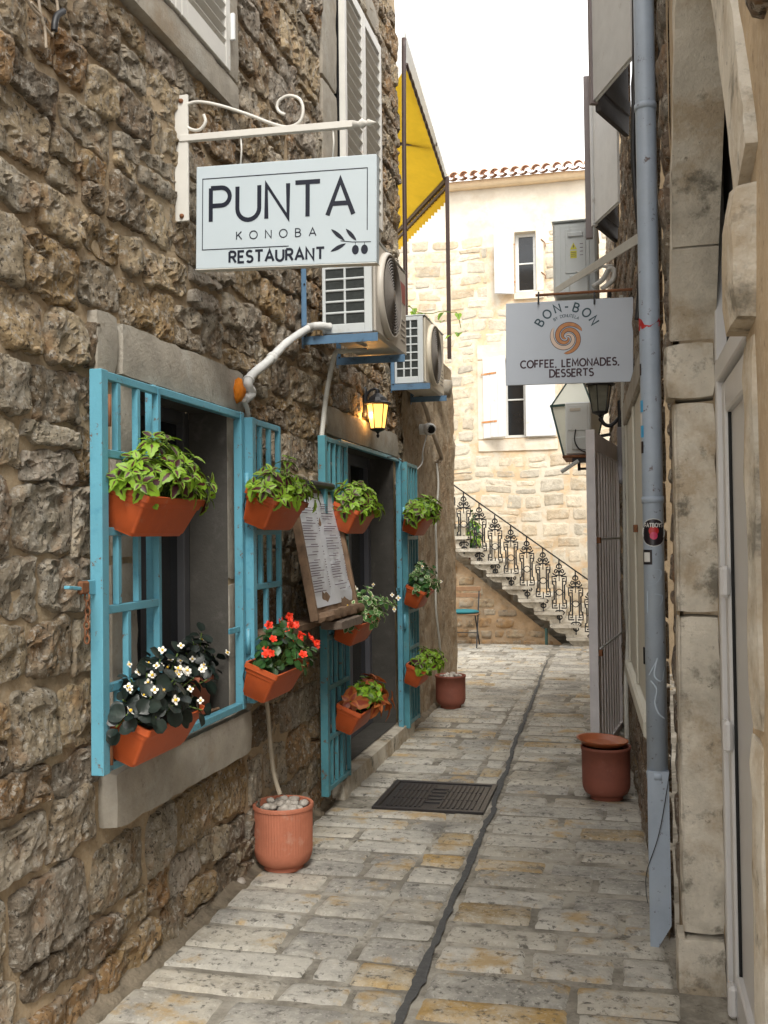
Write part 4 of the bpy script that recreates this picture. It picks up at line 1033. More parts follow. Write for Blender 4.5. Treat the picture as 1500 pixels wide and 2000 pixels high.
wall_brackets(['blue steel bracket under the near end of the larger air conditioner', 'blue steel bracket under the far end of the larger air conditioner'], -1.66, -1.24, (5.06, 5.72), 2.665, .38)
ac('smaller farther air conditioner by the corner of the left house', -1.655, -1.425, 7.28, 8.06, 2.735, 3.235, m_acw, mat('cream_casing', (.62, .56, .45), .45, .05, 5), 7, 3)
wall_brackets(['blue steel bracket under the near end of the farther air conditioner', 'blue steel bracket under the far end of the farther air conditioner'], -1.68, -1.38, (7.24, 7.94), 2.725, .36)
# ---- pipes and cables on the wall
def pix_curve(pts, x, n=8): return curve([atX(a, b, x) for a, b in pts], n)
t = thing('wrapped_pipe', atX(470, 770, -1.63), 'white wrapped refrigerant pipe running down from the larger air conditioner', 'pipe')
P = curve([V(-1.50, 5.07, 2.71), V(-1.56, 5.02, 2.71), atX(600, 643, -1.62), atX(560, 670, -1.62), atX(525, 705, -1.62), atX(493, 732, -1.63), atX(484, 750, -1.63), atX(492, 768, -1.63), atX(478, 780, -1.64)], 8)
obj('wrap', MB().tube(P, .022, 12, rr=[.021+.003*noise.noise(Vector((i*.6, 0, 0))) for i in range(len(P))]), m_tape, t, smooth=True)
for i in (14, 30, 44):
    if i < len(P)-1: obj('tape_band', MB().tube([P[i], P[i+1]], .026, 12), m_tape, t, smooth=True)
fo = MB().ball(atX(466, 766, -1.645), .038, 14, (.8, .8, 1.3), .5); one('foam_lump', fo, m_foam, 'lump of orange expanding foam where the white pipe enters the lintel', 'foam', smooth=True)
def conduit(label, pts, r, m, seg=.012, ridge=.10, **k):
    P = curve(pts, 60 if ridge else 8)
    L = sum((P[i+1]-P[i]).length for i in range(len(P)-1)); 
    if ridge:
        Q = [P[0]]; acc = 0; n_ = int(L/seg*2); tgt = L/n_; 
        for i in range(len(P)-1):
            acc += (P[i+1]-P[i]).length
            if acc >= tgt: Q.append(P[i+1]); acc -= tgt
        P = Q
    one(k.get('name', 'conduit'), MB().tube(P, r, 8, ridge=ridge), m, label, k.get('cat', 'conduit'), smooth=not ridge)
m_cond = mat('pale_conduit', (.50, .49, .44), .6, .06, 9)
conduit('short corrugated conduit below the orange foam lump', [atX(476, 782, -1.64), atX(483, 800, -1.64), atX(485, 820, -1.65)], .011, m_cond)
conduit('corrugated grey conduit hanging from the larger air conditioner to the door grille', [V(-1.42, 5.5, 2.66), V(-1.50, 5.3, 2.62), atX(655, 690, -1.55), atX(643, 740, -1.6), atX(635, 790, -1.62), atX(628, 855, -1.62)], .013, m_cond)
conduit('loose pale conduit end hanging on the wall below the red flowers', [atX(519, 1352, -1.63), atX(524, 1400, -1.64), atX(528, 1450, -1.63), atX(535, 1510, -1.61), atX(547, 1552, -1.57)], .010, mat('sun_bleached_conduit', (.42, .36, .27), .7, .1, 9))
conduit('pale cable bundle running down the far end of the left house', [atX(822, 776, -1.60), atX(832, 800, -1.62), atX(838, 822, -1.64)], .020, mat('beige_cable', (.36, .30, .23), .7, .15, 9), ridge=0, name='cable', cat='cable')
conduit('thick beige cable looping below the white camera', [atX(846, 845, -1.64), atX(855, 872, -1.62), atX(862, 895, -1.64), atX(853, 903, -1.66)], .020, MATS['beige_cable'], ridge=0, name='cable', cat='cable')
conduit('thin grey cable running from the camera loop down to the ground', [atX(853, 905, -1.66), atX(856, 950, -1.64), atX(851, 1020, -1.64), atX(853, 1100, -1.64), atX(851, 1180, -1.64), atX(858, 1250, -1.63), atX(862, 1300, -1.64)], .010, m_cond, ridge=0, name='cable', cat='cable')
conduit('thin white cable curving from the camera to the door grille', [atX(834, 848, -1.62), atX(826, 880, -1.62), atX(824, 905, -1.63), atX(808, 922, -1.63)], .006, m_white, ridge=0, name='cable', cat='cable')
conduit('thin black wire loop over the top of the far grille leaf', [atX(757, 893, -1.6), atX(772, 893, -1.58), atX(787, 903, -1.6)], .004, m_black, ridge=0, name='wire', cat='wire')
tb = thing('wire_bundle', atX(105, 70, -1.64), 'bundle of frayed pale wires tied with black tape, high on the left', 'wires')
for pts in ([(60, 5), (80, 30), (88, 60), (90, 95)], [(110, -5), (113, 20), (112, 45), (102, 68)], [(75, -5), (82, 40), (95, 62), (103, 70)], [(50, -5), (66, 20), (84, 36)]):
    obj('wire', MB().tube(pix_curve(pts, -1.64), .0045, 6), MATS['beige_cable'], tb, smooth=True)
obj('tape', MB().tube(pix_curve([(124, 22), (112, 30), (107, 45), (106, 60)], -1.635), .010, 8), m_black, tb, smooth=True)
# ---- lit lantern
m_lglass = mat('amber_lamp_glass', (.9, .55, .15), .4, .05, 20, emit=(1.0, .50, .10, 1.5))
def hexlantern(t, c, s, fm, gm, n=6, top='cone', ends=True):
    c = Vector(c)
    r0, r1, h = .058*s, .088*s, .20*s
    def hx(r, z, k): a = 2*pi*k/n+.3; return c+V(r*cos(a), r*sin(a), z)
    for k in range(n): obj('pane', MB().add([hx(r0, 0, k), hx(r0, 0, k+1), hx(r1, h, k+1), hx(r1, h, k)], [[0, 1, 2, 3]]), gm, t)
    f = MB()
    for k in range(n): f.bar(hx(r0*1.02, 0, k), hx(r1*1.02, h, k), .008*s, .008*s)
    f.lathe([(r1*1.02, h), (r1*1.30, h+.004), (r1*1.32, h+.014*s), (r1*1.0, h+.03*s), (r1*.80, h+.06*s), (r1*.42, h+.085*s), (r1*.22, h+.10*s), (r1*.2, h+.13*s), (0, h+.14*s)], c, n*2)
    f.lathe([(0, -.075*s), (.010*s, -.068*s), (.014*s, -.05*s), (.006*s, -.04*s), (.018*s, -.025*s), (r0*.9, -.012*s), (r0*1.15, 0), (r0*1.0, .006)], c, n*2)
    obj('frame', f, fm, t)
LC = atY(738, 838, 6.45)
ln = thing('wall_lantern', LC-V(0, 0, .08), 'lit black wall lantern glowing amber above the door lintel', 'lantern')
hexlantern(ln, LC, .80, m_black, m_lglass)
obj('arm', MB().tube(curve([LC+V(0, 0, .26), LC+V(-.02, 0, .27), LC+V(-.06, 0, .25), LC+V(-.085, 0, .20)], 6), .009, 8), m_black, ln, smooth=True)
obj('back_plate', MB().tube([LC+V(-.095, 0, .08), LC+V(-.085, 0, .11), LC+V(-.085, 0, .25), LC+V(-.095, 0, .28)], .018, 8), m_black, ln, smooth=True)
obj('bulb', MB().ball(LC+V(0, 0, .10), .02, 12, (1, 1, 1.5)), mat('lamp_bulb', (1, .9, .7), .5, 0, emit=(1, .72, .38, 14)), ln, smooth=True)
pl = bpy.data.lights.new('lantern_light', 'POINT'); pl.energy = 7; pl.color = (1, .52, .16); pl.shadow_soft_size = .03; po = bpy.data.objects.new('lantern_light', pl); COL.objects.link(po); po.location = LC+V(-.0, -.0, .06); 
po.location = LC+V(-.055, -.035, .09); pl.energy = 1.6
# ---- camera
CC = atX(838, 838, -1.60); t = thing('security_camera', CC, 'small white dome camera on the far corner of the left house', 'camera')
obj('housing', MB().ball(CC, .062, 20, (1.0, 1, .85)), m_white, t, smooth=True)
dl = (EYE-CC).normalized(); dl = (dl+V(.45, 0, -.05)).normalized(); Rl = dl.to_track_quat('Z', 'Y').to_matrix()
obj('lens', MB().lathe([(0, .066), (.028, .064), (.031, .050), (.036, .050), (.037, .03)], CC, 20, R=Rl), m_gap, t, smooth=True)
obj('mount', MB().tube([V(XL+.0, CC.y, CC.z), V(XL+.06, CC.y, CC.z)], .045, 14), m_white, t, smooth=True)
# ---- potted plant on the inner sill
RP = V(-1.775, 3.95, .93)
t = thing('plant_pot', RP-V(0, 0, .07), 'small round terracotta pot standing on the inner window sill', 'pot')
obj('pot', MB().lathe([(0, 0), (.045, 0), (.06, .13), (.068, .13), (.068, .16), (.058, .155), (.056, .13)], RP-V(0, 0, .075), 24), m_cer, t, smooth=True)
plant('begonia_plant', 'dim dark-leaved begonia with a few white flowers behind the window grille', 'plant', RP+V(0, 0, .09), (.04, .04), .18, 8, ['beg'], 'w', 5, seed=12, group=G)
st_ = thing('stick_bundle', (-1.72, 3.72, .87), 'small bundle of brown sticks lying on the window sill', 'sticks')
for i in range(4): obj('stick', MB().tube([V(-1.80+.02*i, 3.55, .868+.006*(i % 2)), V(-1.74+.02*i, 3.95, .872+.006*(i % 2))], .007, 6), m_wood, st_)

# ---- round pots on the paving
def round_pot(c, r, h, label, m, flutes=0, fill=True, group='round terracotta pots on the paving'):
    t = thing('round_pot', c, label, 'pot', group); c = Vector(c)
    pr = [(0, .0), (r*.62, 0), (r*.66, .006), (r*.64, .02), (r*.72, .03)]+[(r*(.72+.24*sin(a)), .03+h*.22*(1-cos(a))) for a in [pi/2*i/6 for i in range(1, 7)]]+[(r*.965, h*.6), (r*.97, h-.022), (r*1.0, h-.02), (r*1.01, h-.004), (r*.99, h), (r*.92, h-.003), (r*.91, h*.85), (r*.86, h*.5)]
    obj('pot', MB().lathe(pr, c, 128 if flutes else 48, fl=.022 if flutes else 0), m, t, smooth=not flutes, auto=None if not flutes else 50)
    obj('soil', MB().lathe([(0, h*.90), (r*.905, h*.90)], c, 24), m_soil, t)
    return t
def pebbles(c, r, h, n, label, seed):
    random.seed(seed); t = thing('pebbles', Vector(c)+V(0, 0, h), label, 'pebbles')
    for i in range(n):
        a = U(0, 2*pi); q = r*.8*sqrt(random.random()); s = U(.014, .027)*r/.12
        obj('pebble', MB().ball(Vector(c)+V(q*cos(a), q*sin(a), h+U(.005, .022)), s, 8, (U(.9, 1.3), U(.9, 1.3), U(.6, .8)), .3), m_peb, t, smooth=True)
pc = V(-1.46, 4.55, 0)
pc = atZ(537, 1712, GZ); pc = V(pc.x+.0, pc.y+.12, GZ)
round_pot(pc, .137, .30, 'near salmon terracotta pot with fine vertical fluting, against the left wall', m_cer, 1)
pebbles(pc, .122, .273, 30, 'pale pebbles heaped in the fluted near pot', 4)
pc2 = atZ(872, 1386, GZ); pc2 = V(pc2.x+.02, pc2.y+.11, GZ)
round_pot(pc2, .137, .29, 'far terracotta pot at the end corner of the left house', m_cer2)
pebbles(pc2, .12, .268, 16, 'white pebbles in the far pot at the house corner', 6)
pc3 = atZ(1184, 1570, GZ); pc3 = V(pc3.x, pc3.y+.12, GZ)
round_pot(pc3, .142, .305, 'brown terracotta pot on the right, topped with a tilted saucer', m_cer2)
sc3 = pc3+V(-.02, 0, .314); Rs = Matrix.Rotation(radians(4), 3, 'Y')
t = thing('pot_saucer', sc3, 'orange plastic saucer lying tilted on the right-hand pot', 'saucer')
obj('saucer', MB().lathe([(0, 0), (.10, 0), (.115, .006), (.136, .026), (.147, .030), (.148, .024), (.134, .014), (.112, -.006), (.095, -.01), (0, -.01)], sc3, 48, R=Rs), mat('brown_orange_saucer', (.36, .10, .035), .4, .08, 8), t, smooth=True)
one('loose_pebble', MB().ball(atZ(470, 1722, GZ+.018), .022, 10, (1.2, 1, .75), .3), m_peb, 'single white pebble at the foot of the left wall', 'pebble', smooth=True)

# ---- awning over the terrace
aw = thing('awning', (XL, YU, 5.0), 'yellow canvas awning with a white outer skin on a brown frame, over the terrace', 'awning')
V0 = atX(873, 345, -1.60); A0 = atX(790, 62, XL+.05); A1 = A0+V(-1.1, .2, -.02)
VP_ = atX(795, 484, -1.6); dE = V(-sin(radians(28.7)), cos(radians(28.7)), 0); V1 = V0+dE*2.3
# ridge behind, canopy slopes from the ridge to the eaves V0-V1
Rg0 = A0; Rg1 = A0+dE*2.3+V(0, 0, .0)
def translucent(m, k=.5):
    n = m.node_tree.nodes; l = m.node_tree.links; b = n['Principled BSDF']; tr = n.new('ShaderNodeBsdfTranslucent'); l.new(b.inputs['Base Color'].links[0].from_socket, tr.inputs[0]); ms = n.new('ShaderNodeMixShader'); ms.inputs[0].default_value = k
    l.new(b.outputs[0], ms.inputs[1]); l.new(tr.outputs[0], ms.inputs[2]); l.new(ms.outputs[0], n['Material Output'].inputs[0])
translucent(m_awn, .6); translucent(m_awnw, .6)
def canvas(nm, a, b_, c, d, m, sag=.03, n=14, off=V(0, 0, 0)):
    vs = []
    for j in range(n+1):
        for i in range(n+1):
            u, v = i/n, j/n; p = (a*(1-u)+b_*u)*(1-v)+(d*(1-u)+c*u)*v; p = p-V(0, 0, sag*sin(pi*u)*sin(pi*v)); vs.append(p+off)
    return obj(nm, MB().add(vs, [[j*(n+1)+i, j*(n+1)+i+1, (j+1)*(n+1)+i+1, (j+1)*(n+1)+i] for j in range(n) for i in range(n)]), m, aw, smooth=True)
A0b = atX(794, 128, XL+.05); V0b = V0-V(.03, -.02, .02); canvas('canopy', A0b, V0b, V1-V(.03, 0, .02), A0b+dE*2.3, m_awn)
canvas('outer_skin', Rg0, V0, V1, Rg1, m_awnw, off=V(.01, -.02, .03)); canvas('side_skin', Rg0, V0, V0b, A0b, m_awnw, sag=0, off=V(.004, -.02, .0))
f = MB(); f.bar(V0-V(0, 0, .03), V1-V(0, 0, .03), .05); f.bar(V0-V(0, 0, .10), V1-V(0, 0, .10), .03)
mid = Rg0*.25+V0*.75; f.bar(Rg0*.28+V0*.72-V(0, 0, .03), (Rg0*.28+V0*.72)+V(-.9, .1, .12), .03)
obj('frame', f, m_brown, aw)
f = MB()
for i in range(24):
    u = i/23; p = V0+(V1-V0)*u-V(0, 0, .05); f.tube([p, p-V(0, 0, .16)], .035, 6)
obj('valance', MB().add([p for i in range(47) for p in (V0+(V1-V0)*(i/46)-V(-.015*(i % 2), 0, .04), V0+(V1-V0)*(i/46)-V(-.015*(i % 2), 0, .22+.02*(i % 2)))], [[2*i, 2*i+2, 2*i+3, 2*i+1] for i in range(46)]), m_awn, aw)
PB = V(V0.x, V0.y, LEDGE)
obj('post', MB().bar(V0, PB, .035), m_brown, aw)
sg0 = V0+V(0, 0, 0); n_ = 30
obj('side_trim', MB().tube([A0b*(1-i/n_)+V0b*(i/n_)+V(.006, -.03, -.012*(i % 2)) for i in range(n_+1)], .014, 6), m_brown, aw)
conduit('dark drainpipe down the upper far corner of the left house', [V(XL+.06, YU+.06, 5.55), V(XL+.05, YU+.06, 4.6), V(XL+.05, YU+.05, 3.6), V(XL+.05, YU+.04, 3.1)], .018, m_brown, ridge=0, name='corner_pipe', cat='drainpipe')
vn = thing('climbing_vine', (XL+.1, 8.9, LEDGE), 'sparse climbing vine with a few bright leaves on the terrace edge', 'vine')
ORG[vn.name] = Vector(vn.location); random.seed(8)
Pv = [atY(a, b, 9.2) for a, b in [(798, 596), (812, 608), (830, 612), (845, 612), (862, 608), (880, 610), (893, 612), (900, 640)]]
obj('stem', MB().tube(curve(Pv, 6), .004, 5), m_stem, vn)
for (a, b) in [(800, 600), (806, 608), (815, 612), (822, 612), (830, 615), (838, 622), (866, 628), (867, 610), (882, 655), (894, 612), (897, 650), (810, 602)]:
    inst(LM['lime'], atY(a, b, 9.2), orient(V(U(-1, 1), -1, U(-1, .3))), vn, s=U(1.2, 1.9))

# ============================================================ FAR HOUSE WITH THE OUTSIDE STAIR
YF = 15.2; YS = 13.9
FF = (V(0, YF, 0), V(1, 0, 0), V(0, 0, 1), V(0, -1, 0))
W1 = (-1.56, -1.24, 5.28, 6.20); W2 = (-1.76, -1.42, 3.06, 4.25)
fh = thing('pale_house', (-1.5, YF, 0), 'pale stone house across the end of the alley, with white shutters and clay eaves', 'house')
holes_f = [W1, W2]
wf = sheet(FF, (-9, 6), (-.05, 6.0), [W1, W2] if False else [(W1[0], W1[1], W1[2], 6.0), W2], .12, .010, 2.)
wallF = obj('wall', wf, m_palemort, fh, smooth=True)
wp = sheet((V(0, YF+.0, 0), *FF[1:]), (-9, 6), (6.0, 7.0), [(W1[0], W1[1], 6.0, W1[3])], .15, .012, 1.5)
obj('plastered_top', wp, m_plas, fh, smooth=True)
obj('side_wall', MB().box((-9.2, YF, -.05), (-9.01, YF+6, 7.0), .01), m_plas, fh); obj('side_wall', MB().box((6.01, YF, -.05), (6.2, YF+6, 7.0), .01), m_plas, fh)
random.seed(11)
pal_f = [(.58, .51, .40), (.62, .56, .45), (.55, .47, .35), (.60, .52, .40), (.53, .48, .39), (.59, .48, .34)]
exf = [(-2.20, -.90, 2.80, 4.52), (-1.98, -1.12, 5.08, 6.40), (-9, 0, -1, -.5)]
masonry(wallF, FF, (-3.5, .3), (.0, 6.05), exf, (.15, .25), (.18, .46), .010, .007, pal_f, m_pale, n=(9, 7), rough=.008, jit=.022, split=.15, sq=6, wave=lambda u: .03*noise.noise(Vector((u*1.7, 3, 0))), key=lambda u, v: -(v if u > -2.9 else -9)+abs(u+1.3)*.2)
# eaves: cornice and clay tiles
obj('cornice', bmesh_box((-9, YF-.16, 6.90), (6, YF+.0, 7.02), .15, .008), m_ochre, fh, smooth=True)
for i in range(46):
    x = -6.0+i*.155; 
    if x > 1.2: break
    mb = MB(); vs = []; nn = 8
    for (yy, zz, rr_) in ((YF-.30, 7.045, .078), (YF+.12, 7.17, .066)):
        for k in range(nn+1): a = pi*k/nn; vs.append(V(x+rr_*cos(a), yy, zz+rr_*sin(a)*.95))
        for k in range(nn+1): a = pi-pi*k/nn; vs.append(V(x+(rr_-.012)*cos(a), yy, zz+(rr_-.012)*sin(a)*.95))
    q = 2*(nn+1); mb.add(vs, [[k, (k+1) % q, q+(k+1) % q, q+k] for k in range(q)]+[[k, q-1-k, q-2-k, k+1] for k in range(nn)])
    obj('roof_tile', mb, m_tile, fh, smooth=False)
    mb = MB(); vs = []
    for (yy, zz, rr_) in ((YF-.27, 7.045, .070), (YF+.12, 7.16, .080)):
        for k in range(7): a = pi+pi*k/6; vs.append(V(x+.0775+rr_*cos(a), yy, zz+rr_*sin(a)*.6))
    mb.add(vs, [[k, k+1, 8+k, 7+k] for k in range(6)]); mb.f = [[7+k, 8+k, k+1, k] for k in range(6)]
    obj('valley_tile', mb, m_tile, fh, smooth=True)
obj('roof_slope', MB().prism([V(-9, YF+.02, 7.06), V(6, YF+.02, 7.06), V(6, YF+6, 8.6), V(-9, YF+6, 8.6)], (0, 0, -.05)), m_tile, fh)
# windows
obj('surround', bmesh_box((-2.16, YF-.03, 2.86), (-.95, YF+.02, 3.04), .12, .003), m_plas, fh); obj('surround', bmesh_box((-2.16, YF-.03, 4.27), (-.95, YF+.02, 4.50), .12, .003), m_plas, fh)
obj('surround', bmesh_box((-2.16, YF-.028, 3.045), (W2[0], YF+.02, 4.265), .12, .003), m_plas, fh); obj('surround', bmesh_box((W2[1], YF-.028, 3.045), (-.95, YF+.02, 4.265), .12, .003), m_plas, fh)
obj('surround', bmesh_box((W1[0]-.02, YF-.05, 5.16), (W1[1]+.12, YF+.02, 5.275), .12, .003), m_plas, fh); obj('surround', bmesh_box((W1[1], YF-.02, 5.28), (W1[1]+.12, YF+.02, 6.30), .12, .003), m_plas, fh)
for W_ in (W1, W2):
    x0, x1, z0, z1 = W_; f = MB(); y = YF+.14
    f.box((x0, y-.03, z0), (x0+.05, y+.03, z1)).box((x1-.05, y-.03, z0), (x1, y+.03, z1)).box((x0+.05, y-.029, z1-.05), (x1-.05, y+.029, z1)).box((x0+.05, y-.029, z0), (x1-.05, y+.029, z0+.05)).box((x0+.05, y-.02, (z0+z1)/2-.012), (x1-.05, y+.02, (z0+z1)/2+.012))
    w = obj('window', f, m_white, fh); ORG[w.name] = ORG[fh.name]; obj('pane', MB().box((x0+.04, y-.004, z0+.04), (x1-.04, y+.004, z1-.04), .001), m_glass, w)
    b = MB(); b.add([V(x0, YF-.01, z0), V(x0, YF+.3, z0), V(x0, YF+.3, z1), V(x0, YF-.01, z1)], [[0, 1, 2, 3]]); b.add([V(x1, YF-.01, z0), V(x1, YF+.3, z0), V(x1, YF+.3, z1), V(x1, YF-.01, z1)], [[0, 1, 2, 3]]); b.add([V(x0, YF-.01, z1), V(x1, YF-.01, z1), V(x1, YF+.3, z1), V(x0, YF+.3, z1)], [[0, 1, 2, 3]]); b.add([V(x0, YF-.01, z0), V(x1, YF-.01, z0), V(x1, YF+.3, z0), V(x0, YF+.3, z0)], [[0, 1, 2, 3]])
    obj('reveal', b, m_plas, fh)
m_ws = mat('bright_white_shutter', (.64, .66, .67), .6, .04, 8, patches=[((.60, .36, .12), 5, .62, .74, .6)])
def board_shutter(parent, hinge, d, w, z0, z1, m, strap_m, n=4, straps=(.2, .8), thick=.03, name='shutter', edge=None, strap_side=-1, sl=.8):
    """planked shutter leaf: hinge point, direction d along its width"""
    d = Vector(d).normalized(); nn = V(-d.y, d.x, 0); R = Matrix((d, nn, V(0, 0, 1))).transposed(); h = Vector((hinge[0], hinge[1], 0))
    def bx(a, b_, bev=.002): k = MB().box(a, b_, bev); o = MB(); o.add([R @ v+h for v in k.v], k.f); return o
    fr_ = obj(name, bx((.0, thick*.35, z0+.01), (w, thick*.7, z1-.01), .001), m_under if False else m, parent); ORG[fr_.name] = ORG[parent.name]
    for i in range(n):
        obj('board', bx((w*i/n+.0015, -thick*.0, z0+U(0, .004)), (w*(i+1)/n-.0015, thick*.34, z1), .003), m, fr_)
    for s in straps:
        z = z0+(z1-z0)*s; y_ = (-.006, -.0005)
        obj('strap', bx((-.03, y_[0], z-.014), (w*sl, y_[1], z+.014), .001), strap_m, fr_)
    if edge: obj('edge_post', bx((w+.0005, -.006, z0-.005), (w+.03, thick+.004, z1+.01), .002), edge, fr_)
    return fr_
m_rstrap = mat('rust_streaked_strap', (.50, .21, .06), .8, .35, 14, patches=[((.6, .52, .42), 7, .5, .66, .6)])
board_shutter(fh, (-1.58, YF-.04), (-.92, -.38, 0), .30, 5.24, 6.20, m_ws, m_rstrap, 3)
board_shutter(fh, (-2.07, YF-.06), (.85, -.5, 0), .42, 3.06, 4.28, m_ws, m_rstrap, 3, sl=.62)
board_shutter(fh, (-.98, YF-.05), (-1, -.04, 0), .44, 3.06, 4.22, m_ws, m_rstrap, 3, sl=.55)
for z in (5.5, 6.0): obj('wall_hook', MB().tube([V(-1.16, YF-.02, z+.06), V(-1.10, YF-.03, z), V(-1.09, YF-.03, z-.06)], .008, 5), m_rust, fh)
# ---- outside stair
stt = thing('stone_stair', (-1.4, YS, 0), 'stone stair with moulded treads climbing left along the pale house', 'stairs')
m_brownst = rock_mat('brown_rubble', [((.34, .31, .26), 7, .45, .6, .5), ((.36, .20, .08), 4, .5, .66, .7), ((.07, .06, .05), 12, .56, .68, .7)], bump=.8, sc=18)
run, rise = .2145, .1735; xs0 = -.60; NST = 14
FSW = (V(0, YS+.06, 0), V(1, 0, 0), V(0, 0, 1), V(0, -1, 0))
def stair_under(x): return max(.04, .188-.10+(-.795-x)/run*rise)
mbw = MB(); vs = []; n_ = 46
for i in range(n_+1):
    x = -3.6+(3.2)*i/n_; top = min(2.2, stair_under(x)-.05)
    for j in range(13):
        z = top*j/12; vs.append(V(x, YS+.06-.012*fbm(Vector((x, z, 8)), 4, 3), z-.02))
mbw.add(vs, [[i*13+j, (i+1)*13+j, (i+1)*13+j+1, i*13+j+1] for i in range(n_) for j in range(12)])
sw = obj('side_wall', mbw, mat('brown_mortar', (.40, .28, .17), .95, .25, 5, bump=.6, bscale=40, patches=[((.10, .085, .06), 2.2, .5, .66, .7), ((.42, .36, .28), 4, .5, .64, .6)], spec=.2), stt, smooth=True)
random.seed(13); FSW2 = (V(0, YS+.055, 0), *FSW[1:]); v = .02
pal_b = [(.34, .26, .17), (.40, .32, .22), (.31, .25, .18), (.44, .37, .28), (.36, .23, .12)]
while v < 1.9:
    rh = U(.10, .17); u = -3.3
    while u < -.5:
        w_ = U(.14, .34)
        if v+rh < stair_under(u+w_)-.03: obj('stone', stone_mb(u+.008, u+w_-.008, v+.008, v+rh-.008, .010, FSW2, (7, 5), .006, .014, sq=6), m_brownst, sw, smooth=True, tint=random.choice(pal_b))
        u += w_
    v += rh
for i in range(NST):
    zt_ = .188+rise*i; xl = -.795-run*i; y_ = YS-.16
    slab_ = [(xl+.39, zt_), (xl+.01, zt_), (xl, zt_-.012), (xl+.002, zt_-.034), (xl+.018, zt_-.045), (xl+.375, zt_-.045), (xl+.392, zt_-.034)]
    blk = [(xl+.35, zt_-.0455), (xl+.035, zt_-.0455), (xl+.045, zt_-.075), (xl+.085, zt_-.108), (xl+.14, zt_-.122), (xl+.205, zt_-.126), (xl+.212, zt_-.17), (xl+.35, zt_-.17)]
    par = None
    for (pts, yo, nm_) in ((slab_, 0, 'tread'), (blk, .055, 'block')):
        mb = MB(); n_s = 7; np_ = len(pts); vs = []; y0_ = y_+yo
        for k in range(n_s+1):
            yy = y0_+(1.44-yo)*(k/n_s)**1.6
            for (a, b_) in pts:
                p = V(a, yy, b_); q_ = .007*fbm(p, 3, 9); vs.append(p+V(q_, 0, q_*.5))
        mb.add(vs, [[k*np_+c, k*np_+(c+1) % np_, (k+1)*np_+(c+1) % np_, (k+1)*np_+c] for k in range(n_s) for c in range(np_)])
        mb.add([V(a, y0_+.006*fbm(V(a, 0, b_), 3, 9), b_) for a, b_ in pts], [list(range(np_))[::-1]])
        obj(nm_, mb, m_step, stt)
obj('landing', MB().box((-9, YS-.1, rise*NST-.1), (xs0-run*NST-.1, YF-.02, rise*NST+.0), .01), m_step, stt)
# railing
rl = thing('stair_railing', (-1.4, YS-.10, .1), 'black wrought iron railing of scrolled panels on the outside stair', 'railing')
YR = YS-.12
def rz(x): return 2.337+(x+2.376)*(.964-2.337)/(-.487+2.376)
obj('handrail', MB().bar(V(-3.6, YR, rz(-3.6)), V(-.25, YR, rz(-.25)), .028, .018), m_black, rl)
def panel(t, xc, zt_):
    m_ = MB(); r = .0095
    def T(pts, rr_=r): m_.tube([V(xc+a, YR, zt_+b_) for a, b_ in pts], rr_, 4)
    T([(0, 0), (0, -.12)], .009); T([(0, -.10), (0, -.30)], .006)
    for s in (-1, 1):
        T([(s*a, b_) for a, b_ in [(0, -.06), (.03, -.085), (.035, -.11), (.012, -.13), (0, -.115)]]); T([(s*a, b_) for a, b_ in [(0, -.20), (.02, -.15), (.05, -.14), (.065, -.165), (.05, -.19), (.03, -.18), (.035, -.16)]])
        T([(s*a, b_) for a, b_ in [(.0, -.215), (.04, -.22), (.075, -.205), (.085, -.185)]])
        T([(s*a, b_) for a, b_ in [(.025, -.235), (.095, -.235), (.095, -.30), (.045, -.30), (.045, -.265), (.075, -.265)]], .0105)
        T([(s*.09, -.30), (s*.09, -.34), (s*.07, -.35), (s*.07, -.55), (s*.09, -.56), (s*.09, -.60)], .0105)
        T([(s*.045, -.30), (s*.045, -.60)], .009)
        T([(s*a, b_) for a, b_ in [(.025, -.665), (.095, -.665), (.095, -.60), (.045, -.60), (.045, -.635), (.075, -.635)]], .0105)
        T([(s*a, b_) for a, b_ in [(0, -.70), (.04, -.70), (.065, -.725), (.05, -.75), (.03, -.74), (.035, -.72)]]); T([(s*a, b_) for a, b_ in [(0, -.76), (.03, -.775), (.033, -.80), (.0, -.825)]])
        T([(s*.045, -.45), (s*.07, -.45)])
    T([(.042*cos(2*pi*k/12), -.45+.042*sin(2*pi*k/12)) for k in range(13)], .006)
    T([(0, -.60), (0, -.86)], .007); m_.lathe([(0, 0), (.014, .01), (0, .04)], (xc, YR, zt_-.87), 6)
    obj('panel', m_, m_black, t)
for i in range(14): x = -.445-.2165*i-.0; panel(rl, x, rz(x)+.0)
P_ = atY(925, 1040, YS+.5); 
plant('stair_plant', 'feathery green plant standing on the stair behind the railing', 'plant', V(-2.12, YS+.45, 1.40), (.07, .07), .50, 12, ['grn', 'lime'], seed=14, ls=1.5, group=G)
pt = thing('stair_pot', (-2.12, YS+.45, 1.24), 'dim pot on the stair holding the feathery plant', 'pot'); obj('pot', MB().lathe([(0, 0), (.08, 0), (.11, .17), (.10, .17)], (-2.12, YS+.45, 1.24), 20), m_cer2, pt, smooth=True)
